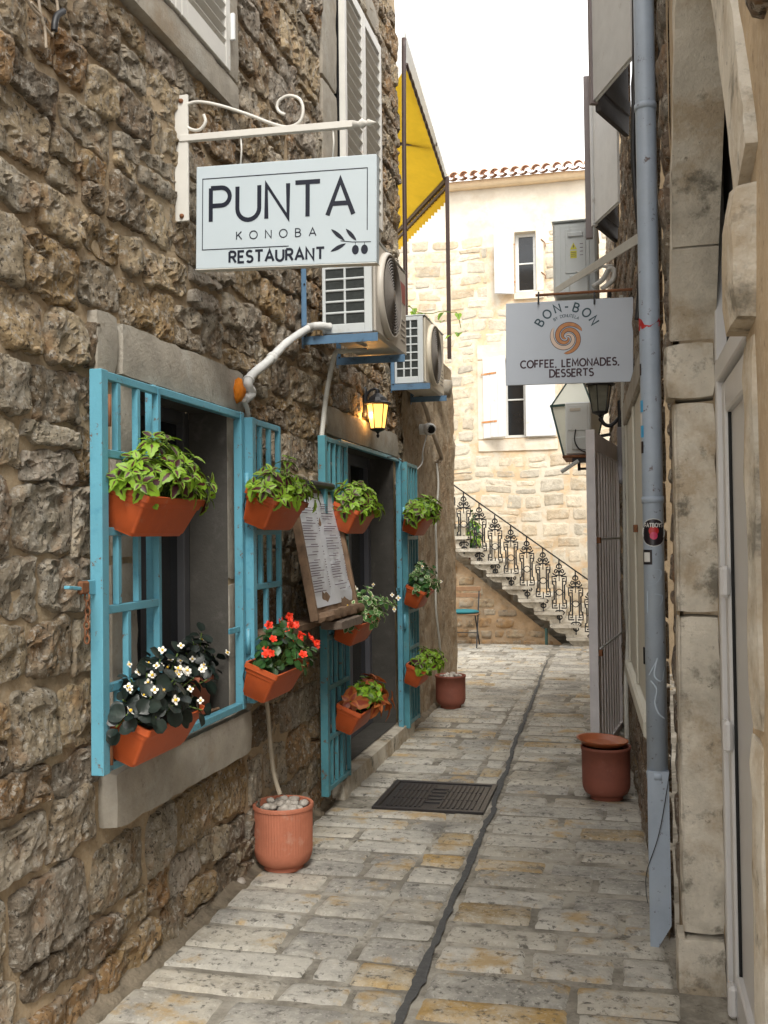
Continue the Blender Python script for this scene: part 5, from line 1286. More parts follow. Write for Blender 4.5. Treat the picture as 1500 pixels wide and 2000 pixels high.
# folding chair
cp = atZ(907, 1262); CX, CY = cp.x, 13.55; CX = atY(908, 1262, CY).x
chr_ = thing('folding_chair', (CX, CY, 0), 'small slatted folding chair with a teal cushion against the stair wall', 'chair')
f = MB()
for s in (-.19, .19):
    f.tube([V(CX+s, CY-.20, 0), V(CX+s*.97, CY+.17, .80)], .010, 6); f.tube([V(CX+s*.9, CY+.22, 0), V(CX+s*.9, CY-.18, .45)], .010, 6)
f.tube([V(CX-.19, CY-.1, .2), V(CX+.19, CY-.1, .2)], .007, 6); obj('frame', f, m_black, chr_)
for k in range(2): obj('back_slat', MB().box((CX-.21, CY+.13, .66+k*.09), (CX+.21, CY+.145, .72+k*.09), .004), m_slat, chr_)
for k in range(5): obj('seat_slat', MB().box((CX-.20, CY-.2+k*.075, .44), (CX+.20, CY-.14+k*.075, .455), .003), m_slat, chr_)
obj('cushion', MB().ball((CX, CY-.03, .48), .2, 14, (1.05, 1, .16)), m_cush, chr_, smooth=True)
chr_.location.z = GZ
one('green_standpipe', MB().tube([V(-1.07, YS-.02, 0), V(-1.07, YS-.02, .30)], .02, 8), mat('dark_green_paint', (.04, .10, .09), .6, .1), 'short green pipe stub at the foot of the stair wall', 'pipe')

# ============================================================ RIGHT SIDE
RA = V(.038, -1, 0).normalized()      # along the face, towards the viewer
RN = V(-1, -.038, 0).normalized()
def RP_(y, z, off=0): return V(RWX(y), y, z)+RN*off
class RFrame: pass
# frame with u measured along +Y
AY = V(-.038, 1, 0); FRR = (V(.155+.038*3.5, 0, 0), AY, V(0, 0, 1), RN)
rh_ = thing('right_house', (1.0, 7, 0), 'narrow stone house on the right, white shutters above and a gated corner', 'house')
WR = (4.5, 6.45, .80, 2.27); WRU = (5.0, 5.92, 3.9, 5.1); WRU2 = (7.05, 7.95, 3.88, 5.1); YRE = 11.2
wr = sheet(FRR, (3.92, YRE), (-.05, 6.0), [WRU, WRU2, WR], .08, .012, 2.4, flip=True)
wallR = obj('wall', wr, m_mortar, rh_, smooth=True)
random.seed(17)
pal_r = [(.30, .23, .17), (.26, .19, .14), (.33, .27, .2), (.22, .17, .13), (.34, .25, .18), (.28, .25, .21)]
exr = [(WR[0]-.08, WR[1]+.1, WR[2]-.1, WR[3]+.1), (WRU[0]-.1, WRU[1]+.1, WRU[2]-.1, 5.2), (WRU2[0]-.1, WRU2[1]+.1, WRU2[2]-.1, 5.2)]
masonry(wallR, FRR, (3.95, YRE-.05), (.0, 5.9), exr, (.14, .24), (.18, .38), .014, .014, pal_r, m_rock, n=(10, 8), rough=.014, jit=.016, flip=True, sq=4.5)
mb = MB().add([RP_(YRE, -.05), RP_(YRE, -.05)+V(3, 0, 0), RP_(YRE, 6.0)+V(3, 0, 0), RP_(YRE, 6.0)], [[0, 1, 2, 3]]); obj('end_wall', mb, m_mortar, rh_)
obj('flat_roof', MB().box((.25, 3.9, 5.92), (3.2, YRE, 6.02), .01), m_dress, rh_)  # roof out of view, kept low to brighten the alley
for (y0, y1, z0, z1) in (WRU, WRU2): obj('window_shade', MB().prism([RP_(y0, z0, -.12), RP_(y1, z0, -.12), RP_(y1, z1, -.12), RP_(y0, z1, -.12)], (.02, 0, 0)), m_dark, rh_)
# closed white panel window, low on the wall
pf = MB(); y0, y1, z0, z1 = WR
def rbox(y0, y1, z0, z1, o0, o1, bev=.003):
    k = MB().box((o0, y0, z0), (o1, y1, z1), bev); o = MB(); o.add([V(RWX(v.y)-v.x, v.y, v.z) for v in k.v], [f[::-1] for f in k.f]); return o
m_limewash = mat('limewashed_board', (.60, .58, .50), .7, .05, 5, bump=.1, patches=[((.50, .46, .38), 3, .55, .7, .5)])
pw_ = obj('panel_window', rbox(y0, y1, z0, z1, -.04, .02), m_limewash, rh_)
ORG[pw_.name] = ORG[rh_.name]
for (a, b_) in ((y0, y0+.07), (y1-.07, y1), ((y0+y1)/2-.035, (y0+y1)/2+.035)): obj('stile', rbox(a, b_, z0+.001, z1-.001, .0205, .032), m_limewash, pw_)
obj('hinge_clasp', rbox(y0+.8, y0+.9, 1.60, 1.64, .0205, .04), m_rust, pw_); obj('bolt_slot', rbox(y0+.35, y0+.38, .98, 1.06, .0205, .028), m_gap, pw_)
obj('sill', rbox(y0-.06, y1+.06, z0-.09, z0-.002, -.03, .055, .012), m_limewash, rh_); obj('lintel', rbox(y0-.08, y1+.08, z1+.002, z1+.14, -.03, .04, .012), m_dress, rh_)
# wooden shutters upstairs, folded out in a V over the window
def rsh(y0, label_side, near): pass
hA = RP_(5.0, 0, .01); hB = RP_(5.93, 0, .01); dA = V(-.387, .922, 0)
ra = board_shutter(rh_, hA, dA, .50, 3.92, 5.12, m_shut, m_rust, 3, (.22,), edge=m_shut2, sl=.62)
tip = hA+dA.normalized()*.53; dB = (tip-hB).normalized(); 
def far_leaf(hB, dB, w, z0, z1):
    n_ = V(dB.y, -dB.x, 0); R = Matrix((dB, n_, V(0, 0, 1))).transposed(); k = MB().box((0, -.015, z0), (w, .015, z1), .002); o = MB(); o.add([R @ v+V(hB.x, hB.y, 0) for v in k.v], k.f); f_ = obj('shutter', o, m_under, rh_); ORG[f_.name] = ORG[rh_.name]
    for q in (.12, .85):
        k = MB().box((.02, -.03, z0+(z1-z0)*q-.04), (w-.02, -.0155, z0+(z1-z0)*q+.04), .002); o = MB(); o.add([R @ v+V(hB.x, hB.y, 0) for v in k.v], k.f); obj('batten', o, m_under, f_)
far_leaf(hB, dB, (tip-hB).length-.04, 3.90, 5.12)
hA2 = RP_(7.0, 0, .01); hB2 = RP_(7.95, 0, .01)
board_shutter(rh_, hA2, V(-.355, .935, 0), .48, 3.86, 5.10, m_shut, m_rust, 4, (.2, .85), edge=m_shut, sl=.6)
tip2 = hA2+V(-.355, .935, 0).normalized()*.51; far_leaf(hB2, (tip2-hB2).normalized(), (tip2-hB2).length-.04, 3.86, 5.10)
obj('edge_board', MB().bar(V(tip2.x-.05, tip2.y+.1, 3.80), V(tip2.x-.05, tip2.y+.1, 5.02), .05), m_shut2, rh_)
# ---- gate
gt = thing('metal_gate', (-.1, 7.4, 0), 'lilac-grey slatted metal gate standing open at the right corner', 'gate')
g0, g1 = V(-.214, 6.8, 0), V(RWX(8.15)-.03, 8.15, 0); gd = (g1-g0).normalized(); gw = (g1-g0).length; gn = V(-gd.y, gd.x, 0); GR = Matrix((gd, gn, V(0, 0, 1))).transposed()
def gbox(a, b_, bev=.002): k = MB().box(a, b_, bev); o = MB(); o.add([GR @ v+g0 for v in k.v], k.f); return o
obj('post', gbox((0, -.03, .06), (.05, .03, 2.29)), m_lattice, gt); obj('post', gbox((gw-.05, -.02, .06), (gw, .02, 2.29)), m_lattice, gt)
obj('rail', gbox((.0505, -.02, 2.16), (gw-.051, .02, 2.28)), m_lattice, gt); obj('rail', gbox((.0505, -.02, .06), (gw-.051, .02, .12)), m_lattice, gt)
ns = 9
for i in range(ns):
    a = .07+(gw-.14)*i/ns; obj('slat', gbox((a, -.008, .121), (a+(gw-.14)/ns*.42, .008, 2.159), .001), m_lattice, gt)
for z in (1.55, .82): obj('crossbar', gbox((.03, -.045, z), (gw-.03, -.035, z+.014)), m_white, gt)
for z in (1.55, .80): obj('lug', gbox((.0, -.055, z-.02), (.05, -.031, z+.02)), m_rust, gt)
# ---- sign of the coffee stall
YB2 = 5.6
S0, S1, S2 = atY(988, 753, YB2), atY(1237, 745, YB2), atY(985, 593, YB2); X2 = (S1-S0); W2_ = X2.length; X2.normalize(); Z2 = (S2-S0); H2_ = Z2.length; Z2.normalize(); Z2 = (Z2-X2*Z2.dot(X2)).normalized(); N2 = X2.cross(Z2)
s2 = thing('coffee_sign', (S0+S1)/2, 'pale grey sign with a brown swirl, advertising coffee, lemonades and desserts, on a rusty rod', 'sign')
R2 = Matrix((X2, -N2, Z2)).transposed(); k = MB().box((0, 0, 0), (W2_, .012, H2_), .002); b = MB(); b.add([R2 @ v+S0 for v in k.v], k.f); obj('board', b, m_signg, s2)
fr2 = (S0.copy(), X2, Z2, N2); q = W2_/250
letters(s2, m_plum, 'COFFEE, LEMONADES,', 30*q, H2_*.205, H2_*.085, .0085, fr2, sp=.24, fit=193*q); letters(s2, m_plum, 'DESSERTS', 88*q, H2_*.085, H2_*.085, .0085, fr2, sp=.22, fit=85*q)
for c_, a_ in zip('BON-BON', (148, 128, 107, 90, 72, 51, 31)):
    b = MB(); write_arc(b, c_+c_, 121*q, H2_*.55, H2_*.325, a_, a_, H2_*.10, .0085, fr2); b.v = b.v[:len(b.v)//2]; b.f = b.f[:len(b.f)//2]; obj('letter', b, m_slate, s2)
b = MB(); write_arc(b, 'BY DONUTELA', 121*q, H2_*.55, H2_*.25, 122, 60, H2_*.034, .0026, fr2); obj('lettering', b, m_slate, s2)
m_tan = mat('bun_brown_print', (.46, .19, .06), .5, .15, 40); m_tanl = mat('bun_cream_print', (.62, .48, .38), .5, .05)
ctr = (121*q, H2_*.555); Rr = H2_*.215
def spiral(a0, turns, r0, r1, w0, w1, n=40):
    L, R_ = [], []
    for i in range(n+1):
        t = i/n; a = radians(a0)+turns*2*pi*t; r = r0+(r1-r0)*t**1.15; w = (w0+(w1-w0)*t)*(sin(pi*min(1, t*1.0))**.35 if 0 < t < 1 else .02)
        L.append((ctr[0]+(r+w)*cos(a), ctr[1]+(r+w)*sin(a))); R_.append((ctr[0]+(r-w)*cos(a), ctr[1]+(r-w)*sin(a)))
    return L, R_
def band(mb, L, R_, z):
    O, X_, Y_, N_ = fr2; n = len(L); k0 = len(mb.v); mb.v += [O+X_*p[0]+Y_*p[1]+N_*z for p in L+R_]; mb.f += [[k0+i, k0+i+1, k0+n+i+1, k0+n+i] for i in range(n-1)]
bd, bt, bc = MB(), MB(), MB()
for a0 in (20, 140, 260):
    L, R_ = spiral(a0, -1.0, Rr*.04, Rr*.90, Rr*.09, Rr*.185); band(bd, L, R_, .0008)
    L, R_ = spiral(a0, -1.0, Rr*.05, Rr*.90, Rr*.05, Rr*.145); band(bt if a0 != 140 else bc, L, R_, .0012)
obj('swirl_outline', bd, m_plum, s2); obj('swirl', bt, m_tan, s2); obj('swirl_highlight', bc, m_tanl, s2)
rod = thing('sign_rod', RP_(5.6, 2.95), 'thin rusty iron rod carrying the coffee sign', 'rod')
r0, r1 = atY(1046, 577, YB2), atY(1252, 564, YB2); obj('rod', MB().tube([r0, r1], .008, 8), m_rust, rod)
for a in (1052, 1161): u = atY(a, 574, YB2); v = atY(a, 592, YB2); obj('hook', MB().tube([u+V(0, 0, .01), u-V(0, .012, .01), v-V(0, .012, 0), v-V(0, .012, .01)], .005, 6), m_black, rod)
# ---- high air conditioner, end on
t = thing('air_conditioner', (-.35, 8.1, 3.53), 'grey air conditioner high on the right, yellow warning labels on its side', 'air conditioner')
x0, x1 = -.525, -.175; y0, y1, z0, z1 = 8.1, 8.8, 3.50, 4.10
obj('casing', MB().box((x0, y0, z0), (x1, y1, z1), .02), m_acg, t)
obj('side_frame', MB().box((x0+.06, y0-.008, z0+.03), (x1-.06, y0-.0005, z1-.03), .006), m_acg, t); obj('service_cover', MB().box((x0+.10, y0-.016, z0+.18), (x1-.09, y0-.0085, z1-.06), .006), m_acg, t)
obj('grip', MB().box((x0+.12, y0-.030, z1-.13), (x1-.11, y0-.0165, z1-.09), .008), m_acg, t)
obj('lid', MB().box((x0-.006, y0-.012, z1+.001), (x1+.006, y1, z1+.016), .006), m_acg, t)
m_warn = mat('yellow_warning_label', (.55, .52, .05), .6, .1, 30); b = MB(); xx = x0+.165
b.add([V(xx-.028, y0-.0172, z1-.23), V(xx+.028, y0-.0172, z1-.23), V(xx, y0-.0172, z1-.175)], [[0, 1, 2]]); b.add([V(xx-.025, y0-.0172, z1-.30), V(xx+.025, y0-.0172, z1-.30), V(xx+.025, y0-.0172, z1-.24), V(xx-.025, y0-.0172, z1-.24)], [[0, 1, 2, 3]]); obj('warning_label', b, m_warn, t)
b = MB().box((xx-.004, y0-.0182, z1-.215), (xx+.004, y0-.0176, z1-.195), .0005); 
for k in range(3): b.box((xx-.02, y0-.0182, z1-.255-.015*k), (xx+.02, y0-.0176, z1-.251-.015*k), .0003)
for k in range(4): b.box((xx+.05, y0-.0172, z1-.19-.03*k), (xx+.075, y0-.0166, z1-.185-.03*k), .0003)
obj('label_print', b, m_ink, t); obj('valve_box', MB().box((x0+.13, y0-.06, z0-.01), (x1-.07, y0-.017, z0+.16), .008), m_acg, t)
wall_brackets(['dark bracket carrying the high air conditioner on the right'], -.10, -.50, (8.2,), 3.49, .05, m_black, group='dark brackets on the right house')
obj('stay', MB().bar(V(-.50, 8.2, 3.47), V(-.10, 8.2, 3.30), .012), m_black, bpy.data.objects['wall_bracket.004'])
for i, pts in enumerate(([(1128, 540), (1150, 528), (1170, 520), (1188, 522), (1198, 528)], [(1158, 560), (1178, 545), (1190, 525), (1200, 530), (1196, 548), (1175, 565)], [(1125, 530), (1150, 535), (1180, 520), (1196, 518)])):
    conduit(['upper white hose looping from the high air conditioner', 'thick white hose looping back beside the high air conditioner', 'thin white cable by the high air conditioner'][i], [atY(a, b_, 8.0) for a, b_ in pts], [.013, .020, .006][i], m_tape, ridge=0, name='hose', cat='hose')
stp = MB().bar(atY(1252, 462, 4.9), atY(1082, 570, 7.7), .05, .005, up=(1, .2, 0)); one('cable_strap', stp, mat('grey_flat_strap', (.44, .44, .41), .6, .08, 9), 'flat grey-white strap slanting across in front of the high air conditioner', 'strap')
conduit('black cable hanging beside the grey drainpipe', [atY(1239, -60, 4.3), atY(1240, 120, 4.3), atY(1237, 300, 4.3), atY(1246, 420, 4.3), atY(1252, 480, 4.3), atY(1250, 560, 4.3), atY(1245, 625, 4.3)], .012, m_black, ridge=0, name='cable', cat='cable')
# ---- big glass lantern, lower air conditioner, floodlight
LB = atY(1131, 905, 10.6); bl_ = thing('street_lantern', LB, 'large four-sided street lantern of milky glass, partly behind the coffee sign', 'lantern')
m_milk = mat('milky_glass', (.70, .72, .64), .35, .03, 6); m_dgr = mat('dark_green_iron', (.02, .05, .045), .5, .1, 9)
def sq(r, z, k): a = pi/2*k+radians(28); return V(LB.x, 10.6, 0)+V(r*cos(a)*1.41, r*sin(a)*1.41, z)
zb_, zm_, zt2 = 2.38, 2.92, 3.18
for k in range(4):
    obj('pane', MB().add([sq(.115, zb_, k), sq(.115, zb_, k+1), sq(.215, zm_, k+1), sq(.215, zm_, k)], [[0, 1, 2, 3]]), m_milk, bl_); obj('top_pane', MB().add([sq(.215, zm_, k), sq(.215, zm_, k+1), sq(.08, zt2, k+1), sq(.08, zt2, k)], [[0, 1, 2, 3]]), m_milk, bl_)
f = MB()
for k in range(4): f.bar(sq(.117, zb_, k), sq(.217, zm_, k), .016); f.bar(sq(.218, zm_, k), sq(.218, zm_, k+1), .024); f.bar(sq(.217, zm_, k), sq(.082, zt2, k), .014); f.bar(sq(.117, zb_, k), sq(.117, zb_, k+1), .018)
f.lathe([(.12, 0), (.10, .05), (.03, .10), (0, .14)], (LB.x, 10.6, zt2), 12); obj('frame', f, m_dgr, bl_)
f = MB(); f.bar(V(LB.x, 10.6, 2.36), V(LB.x, 10.6, 2.25), .03); f.bar(V(LB.x, 10.6, 2.27), V(RWX(10.6), 10.6, 2.27), .025); f.bar(V(LB.x+.2, 10.6, 2.60), V(RWX(10.6)-.01, 10.6, 2.62), .04, .03); f.bar(V(LB.x+.18, 10.6, 2.3), V(LB.x+.22, 10.6, 2.62), .02); obj('arm', f, m_black, bl_)
t = thing('air_conditioner', (-.45, 10.0, 2.35), 'small weathered air conditioner casing below the coffee sign, in front of the street lantern', 'air conditioner')
a, b_, c_ = atY(1105, 888, 9.9), atY(1155, 888, 9.9), atY(1105, 786, 9.9); x0, x1, z0, z1 = a.x, b_.x, a.z, c_.z
obj('casing', MB().box((x0, 9.9, z0), (x1, 10.5, z1), .012), m_acw, t); obj('side_cover', MB().box((x0+.02, 9.892, z1-.28), (x1-.03, 9.8995, z1-.03), .004), m_acw, t); obj('grip', MB().box((x0+.045, 9.886, z1-.09), (x0+.15, 9.8915, z1-.06), .003), m_acb, t)
obj('lower_grille', MB().box((x0+.06, 9.88, z0+.04), (x1-.02, 9.8995, z0+.17), .02), m_acg, t); obj('cable', MB().tube(curve([V(x0+.10, 9.88, z1-.27), V(x0+.09, 9.87, z1-.38), V(x0+.14, 9.87, z1-.47), V(x1+.02, 9.87, z1-.52)], 6), .007, 6), m_black, t, smooth=True)
t = thing('air_conditioner_shelf', (-.45, 10.0, z0-.1), 'rusty dark iron shelf under the small air conditioner', 'shelf'); obj('plate', MB().box((x0-.03, 9.86, z0-.035), (RWX(10)-.0, 10.5, z0-.008), .003), m_rust, t); obj('beam', MB().box((x0+.06, 9.88, z0-.085), (RWX(10)-.0, 9.92, z0-.036), .003), m_black, t)
fl0 = atY(1113, 905, 9.9); t = thing('floodlight', fl0, 'slim grey floodlight hanging aslant under the small air conditioner', 'floodlight'); R = Matrix.Rotation(radians(-32), 3, 'Y')
obj('stem', MB().bar(V(fl0.x-.005, 9.9, z0-.086), fl0+V(0, 0, .0), .035), m_rust, t); k = MB().box((-.10, -.05, -.016), (.10, .05, .016), .005); b = MB(); b.add([R @ v+fl0-V(0, 0, .03) for v in k.v], k.f); obj('head', b, m_acg, t)
# ---- small dark lantern
LD = atY(1172, 800, 7.6); ld = thing('wall_lantern', LD-V(0, 0, .1), 'small unlit black wall lantern just below the coffee sign', 'lantern')
hexlantern(ld, LD-V(0, 0, .02), .98, m_black, mat('smoky_glass', (.20, .20, .16), .15, .2, 20))
obj('arm', MB().tube(curve([LD+V(0, 0, -.06), LD+V(.03, 0, -.11), LD+V(.08, 0, -.12), V(RWX(7.6)-.02, 7.6, LD.z-.06)], 6), .014, 8), m_black, ld, smooth=True); obj('back_plate', MB().box((RWX(7.6)-.035, 7.55, LD.z-.16), (RWX(7.6)-.004, 7.65, LD.z+.06), .01), m_black, ld)
# ---- conduit down the gate jamb
conduit('grey corrugated conduit running down the right wall behind the gate', [RP_(6.9, z, .02) for z in (3.2, 2.7, 2.2, 1.9)]+[RP_(6.8, 1.2, .03), RP_(6.8, .9, .02), RP_(6.5, .6, .05), RP_(6.4, .1, .05)], .014, m_cond, seg=.016)
conduit('dark bent pipe high on the right wall above the gate', [RP_(7.3, z, .03) for z in (2.35, 2.2, 2.05)]+[RP_(7.1, 1.95, .03)], .022, mat('grey_pipe', (.2, .19, .2), .6, .1), ridge=0, name='pipe', cat='pipe')
# ---- drainpipe
dp = thing('drainpipe', (.11, 4.0, .1), 'blue-grey painted drainpipe with stickers and scrawls, running down the right wall', 'drainpipe')
def pipe_pts(z): t_ = z/6.; return V(.118, 3.98, z)
PC = lambda z: V(.104, 3.86, z)
obj('pipe', MB().tube([PC(.70), PC(2.0), PC(3.4), PC(6.8)], .038, 24), m_pipe, dp, smooth=True)
cut = MB(); c0, c1 = PC(0), PC(0); w_ = .038
cut.add([PC(0)+V(-w_, -w_, .03), PC(0)+V(w_, -w_, .16), PC(0)+V(w_, w_, .16), PC(0)+V(-w_, w_, .03), PC(.72)+V(-w_, -w_, 0), PC(.72)+V(w_, -w_, 0), PC(.72)+V(w_, w_, 0), PC(.72)+V(-w_, w_, 0)], [[0, 1, 5, 4], [1, 2, 6, 5], [2, 3, 7, 6], [3, 0, 4, 7], [4, 5, 6, 7], [3, 2, 1, 0]])
obj('boot', cut, m_pipe, dp)
for z in (1.72, .70, 3.2): obj('clamp', MB().tube([PC(z-.012), PC(z+.012)], .041, 20), m_pipe, dp, smooth=True)
def wrap_patch(name, z0, z1, a0, a1, m, r=.0392, n=8, poly=None):
    """sticker bent round the pipe; angles in degrees from the -Y side, positive to the right"""
    b = MB(); vs = []
    pts = poly or [(a0+(a1-a0)*i/n, z) for z in (z0, z1) for i in range(n+1)]
    if poly: vs = [PC(z)+V(r*sin(radians(a)), -r*cos(radians(a)), 0) for a, z in poly]; b.add(vs, [list(range(len(vs)))])
    else: vs = [PC(z)+V(r*sin(radians(a)), -r*cos(radians(a)), 0) for a, z in pts]; b.add(vs, [[i, i+1, n+2+i, n+1+i] for i in range(n)])
    return obj(name, b, m, dp, smooth=False)
zc = atY(1277, 1040, 3.95).z
def disc_on_pipe(name, za, r_, m, rad, ccx=0):
    b = MB(); vs = []; R0 = []; n = 24; rings = 5
    for j in range(rings+1):
        for i in range(n):
            a = 2*pi*i/n; x = ccx+r_*j/rings*cos(a); z = za+r_*j/rings*sin(a); an = max(-1.25, min(1.25, x/.039)); vs.append(PC(z)+V(rad*sin(an)+(x-.039*an), -rad*cos(an), 0))
    return obj(name, MB().add(vs, [[j*n+i, j*n+(i+1) % n, (j+1)*n+(i+1) % n, (j+1)*n+i] for j in range(rings) for i in range(n)]), m, dp, smooth=True)
m_stk = mat('white_sticker', (.62, .62, .6), .4, .05); m_stb = mat('black_sticker', (.012, .008, .012), .35, .1); m_str = mat('red_sticker', (.42, .02, .02), .4, .2, 40); m_stbl = mat('blue_sticker', (.05, .33, .60), .4, .2, 40); m_pink = mat('pink_print', (.50, .04, .11), .4, .2, 90)
disc_on_pipe('round_sticker_rim', zc, .052, m_stk, .0396); disc_on_pipe('round_sticker', zc, .0495, m_stb, .0401)
disc_on_pipe('tongue_print', zc-.012, .014, m_pink, .0407); disc_on_pipe('lips_print', zc+.006, .018, m_str, .0405)
frp = (PC(zc)+V(0, -.0412, 0), V(1, 0, 0), V(0, 0, 1), V(0, -1, 0)); b = MB(); write(b, 'FATBOYS', -.035, .020, .014, .0026, frp, fit=.070, z=.0002)
b.v = [PC(v.z)+V(.0415*sin((v.x-PC(0).x)/.0415), -.0415*cos((v.x-PC(0).x)/.0415), 0) for v in b.v]; obj('sticker_lettering', b, m_stk, dp)
zq = atY(1265, 1088, 3.95).z; wrap_patch('square_sticker', zq-.025, zq+.03, -75, -10, m_stb); wrap_patch('square_sticker_mark', zq-.015, zq+.02, -62, -22, m_stk, .0397)
zr = atY(1270, 640, 3.95).z; wrap_patch('torn_sticker', 0, 0, 0, 0, m_str, .0396, poly=[(-85, zr+.02), (-80, zr-.03), (-40, zr-.026), (0, zr-.022), (60, zr-.018), (72, zr+.0), (60, zr+.015), (45, zr+.0), (20, zr-.012), (0, zr-.017), (-30, zr-.012), (-50, zr+.01)])
for (a, b_, c_, d, m_) in ((1258, 730, -88, -60, m_stb), (1260, 800, -86, -50, m_stbl), (1261, 848, -88, -48, m_stbl), (1263, 878, -86, -52, m_stb), (1260, 825, -84, -58, m_stk)):
    z_ = atY(a, b_, 3.95).z; wrap_patch('side_sticker', z_-.022, z_+.022, c_, d, m_)
def scrawl(pts, w=.005, m=None):
    b = MB(); P = curve([V(a, z, 0) for a, z in pts], 6); L = []
    for i, p in enumerate(P):
        for s in (-1, 1): an = radians(p.x)+s*w/.04*.5; L.append(PC(p.y+s*.001)+V(.0398*sin(an), -.0398*cos(an), 0))
    b.add(L, [[2*i, 2*i+1, 2*i+3, 2*i+2] for i in range(len(P)-1)]); obj('scrawl', b, m or mat('pale_scrawl', (.42, .50, .58), .6, .1), dp)
zs = atY(1280, 1120, 3.95).z; scrawl([(-50, zs), (0, zs+.02), (40, zs+.01), (10, zs-.03), (-40, zs-.04)]); scrawl([(-40, zs-.06), (-42, zs-.14)]); scrawl([(0, zs-.07), (45, zs-.08), (30, zs-.11), (0, zs-.12)])
zs = atY(1280, 1310, 3.95).z; scrawl([(-40, zs), (0, zs+.05), (5, zs+.06), (-10, zs), (30, zs-.02), (50, zs+.03)]); scrawl([(-30, zs-.02), (0, zs-.05), (-10, zs-.1), (10, zs-.14), (45, zs-.16)])
conduit('thin black wire wound loosely round the foot of the drainpipe', [PC(.82)+V(.05, -.02, 0), PC(.72)+V(.04, -.05, 0), PC(.5)+V(0, -.05, 0), PC(.36)+V(-.045, -.045, 0), PC(.28)+V(-.05, -.02, 0), PC(.24)+V(-.045, -.045, 0)], .0016, m_black, ridge=0, name='wire', cat='wire')

# ---- near house with the arched doorway
XD = .175; YJ0, YJ1 = 1.52, 3.50; YCN = (YJ0+YJ1)/2; AR = (YJ1-YJ0)/2; ZSP = 2.10; RISE = 1.30
nh = thing('arched_doorway_house', (1.2, 2.4, 0), 'near stone house at the right edge, with a tall arched doorway and white plastic door', 'house')
m_near = m_mortar
def AFN(t_): return 1-abs(max(-1, min(1, t_)))**1.25
def arch_z(y): return ZSP+RISE*AFN((y-YCN)/AR)
b = MB(); NS = 28; rows = []
ys_ = [YJ0+(YJ1-YJ0)*(1-cos(pi*i/NS))/2 for i in range(NS+1)]
vs = []
for yv in ys_:
    za = arch_z(yv)
    for j in range(9): z = za+.24+(4.6-za-.24)*j/8; vs.append(V(XD-.004*fbm(V(0, yv, z), 3, 3), yv, z))
b.add(vs, [[i*9+j, i*9+j+1, (i+1)*9+j+1, (i+1)*9+j] for i in range(NS) for j in range(8)])
FN = (V(XD, 0, 0), V(0, 1, 0), V(0, 0, 1), V(-1, 0, 0))
for (a, c_) in ((.5, YJ0), (YJ1, 3.93)):
    s_ = sheet(FN, (a, c_), (-.05, 4.6), [], .08, .008, 3., flip=True); k = len(b.v); b.v += s_.v; b.f += [[i+k for i in f_] for f_ in s_.f]
wallN = obj('wall', b, m_near, nh, smooth=True)
obj('end_wall', MB().box((XD+.002, 3.90, -.05), (3, 3.945, 4.6), .01), m_mortar, nh); obj('end_wall', MB().box((XD+.002, .4, -.05), (3, .5, 4.6), .01), m_mortar, nh); obj('flat_roof', MB().box((XD, .5, 4.6), (3, 3.94, 4.7), .01), m_dress, nh)  # unseen near end cut short and roof kept low to let in light
random.seed(31)
exn = [(YJ0-.20, YJ1+.09, -1, 3.75)]
masonry(wallN, FN, (.4, 3.9), (2.2, 4.5), exn, (.14, .24), (.18, .34), .03, .022, pal_r, m_rock, n=(10, 8), flip=True, rough=.014, jit=.016)
masonry(wallN, FN, (YJ1+.14, 3.89), (.3, 3.8), [], (.12, .2), (.1, .2), .02, .010, pal_r, m_rock, n=(6, 6), flip=True, rough=.010, jit=.01)
XB = .286   # back of the recess
def vblock(name, y0, y1, z0, z1, x0, x1, m=m_jamb, step=.05, amp=.004): obj(name, bmesh_box((x0, y0, z0), (x1, y1, z1), step, amp, 7.), m, nh, auto=38)
# far jamb: plinth, shaft, impost; the near jamb mirrors it
for (sgn, ye, lab) in ((1, YJ1, 0), (-1, YJ0, 1)):
    def yb(a, b_): return (ye+a, ye+b_) if sgn > 0 else (ye-b_, ye-a)
    o = 0 if sgn > 0 else .0
    vblock('plinth', *yb(-.015, .13), -.03, .25, XD-.03, XB+.02); vblock('jamb_block', *yb(.0, .125), .256, 1.32, XD-.012, XB+.02); vblock('jamb_block', *yb(.0, .125), 1.325, 2.04-.17*lab, XD-.012, XB+.02)
    vblock('impost', *yb(-.012, .14), 2.045-.17*lab, 2.24-.17*lab, XD-.035, XB+.02)
vblock('threshold', YJ0, YJ1, -.03, .035, XD-.02, XB+.3)
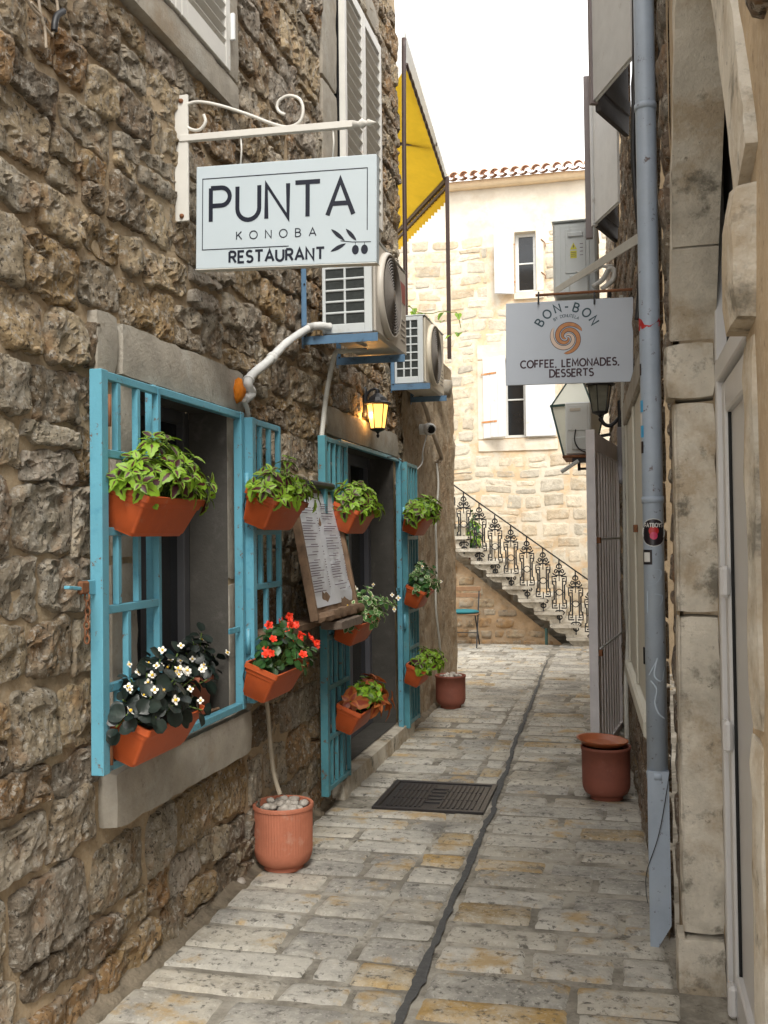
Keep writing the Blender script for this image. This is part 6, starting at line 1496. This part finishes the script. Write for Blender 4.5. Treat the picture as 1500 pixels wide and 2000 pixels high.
# arch ring in voussoirs
NVS = 5
for i in range(NVS):
    a0, a1 = pi*i/NVS+.004, pi*(i+1)/NVS-.004; mb = MB(); g = 9; vs = []
    for side in range(2):
        for k in range(g+1):
            a = a0+(a1-a0)*k/g
            for (ex_, xx) in ((0, XD-.012), (.20, XD-.012), (.20, XB+.02), (0, XB+.02)):
                pass
    for k in range(g+1):
        a = a0+(a1-a0)*k/g; c, s = -cos(a), sin(a)
        for (e_, xx) in ((0, XD-.012), (.14, XD-.012), (.14, XB+.02), (0, XB+.02), (0, (XD+XB)/2)):
            p = V(xx, YCN+c*(AR+e_), 2.075+.17*(1+cos(pi-a))/2+AFN(c)*(RISE-.10)+e_*(.9*s+.25)); n2 = .005*fbm(p, 3, 8); vs.append(p+V(n2 if xx < XD else 0, 0, n2 if e_ == 0 else 0))
    fs = []
    for k in range(g):
        A_, B_ = k*5, (k+1)*5
        fs += [[A_, A_+1, B_+1, B_], [A_+1, A_+2, B_+2, B_+1], [A_+2, A_+3, B_+3, B_+2], [A_+3, A_+4, B_+4, B_+3], [A_+4, A_, B_, B_+4]]
    fs += [[0, 4, 3, 2, 1], [g*5, g*5+1, g*5+2, g*5+3, g*5+4]]
    obj('arch_stone', MB().add(vs, fs), m_jamb, nh, smooth=False)
# filling between arch ring and wall sheet
b = MB(); vs = []
for yv in ys_:
    t_ = max(-1, min(1, (yv-YCN)/AR)); za = arch_z(yv)
    for z in (max(2.3, 2.245+(RISE-.10)*AFN(t_)+.03), za+.26): vs.append(V(XD-.002, yv, z))
b.add(vs, [[2*i, 2*i+1, 2*i+3, 2*i+2] for i in range(NS)]); obj('spandrel', b, m_near, nh)
# door set
dd = obj('door', MB().box((XB+.015, YJ1-.06, .03), (XB+.075, YJ1+.005, 2.16), .004).box((XB+.015, YJ0, 2.09), (XB+.074, YJ1-.061, 2.16), .004).box((XB+.015, YJ0, .03), (XB+.075, YJ0+.06, 2.089), .004), m_pvc, nh); ORG[dd.name] = ORG[nh.name]
obj('leaf_frame', MB().box((XB+.03, YJ1-.155, .05), (XB+.085, YJ1-.068, 2.08), .006).box((XB+.03, YJ0+.07, .05), (XB+.085, YJ0+.15, 2.08), .006).box((XB+.031, YJ0+.151, .05), (XB+.084, YJ1-.156, .2), .006).box((XB+.031, YJ0+.151, 1.98), (XB+.084, YJ1-.156, 2.08), .006), m_pvc, dd)
obj('seal', MB().box((XB+.035, YJ1-.0675, .05), (XB+.05, YJ1-.0605, 2.08), .001).box((XB+.04, YJ1-.163, .2), (XB+.05, YJ1-.1555, 1.98), .001), m_gap, dd)
obj('door_pane', MB().box((XB+.05, YJ0+.151, .2), (XB+.06, YJ1-.164, 1.98), .001), m_pvc, dd)
for z in (1.44, .95, .12): obj('hinge', MB().box((XB+.005, YJ1-.175, z-.05), (XB+.035, YJ1-.12, z+.05), .010), m_pvc, dd)
obj('fanlight_frame', MB().box((XB+.015, YJ1-.06, 2.161), (XB+.075, YJ1+.005, 3.4), .004), m_pvc, dd)
obj('fanlight', MB().box((XB+.05, YJ0, 2.165), (XB+.06, YJ1-.061, 3.5), .001), m_dark, dd)
obj('recess_back', MB().box((XB+.10, YJ0-.2, 0), (XB+.12, YJ1+.2, 3.8), .001), m_dark, nh)
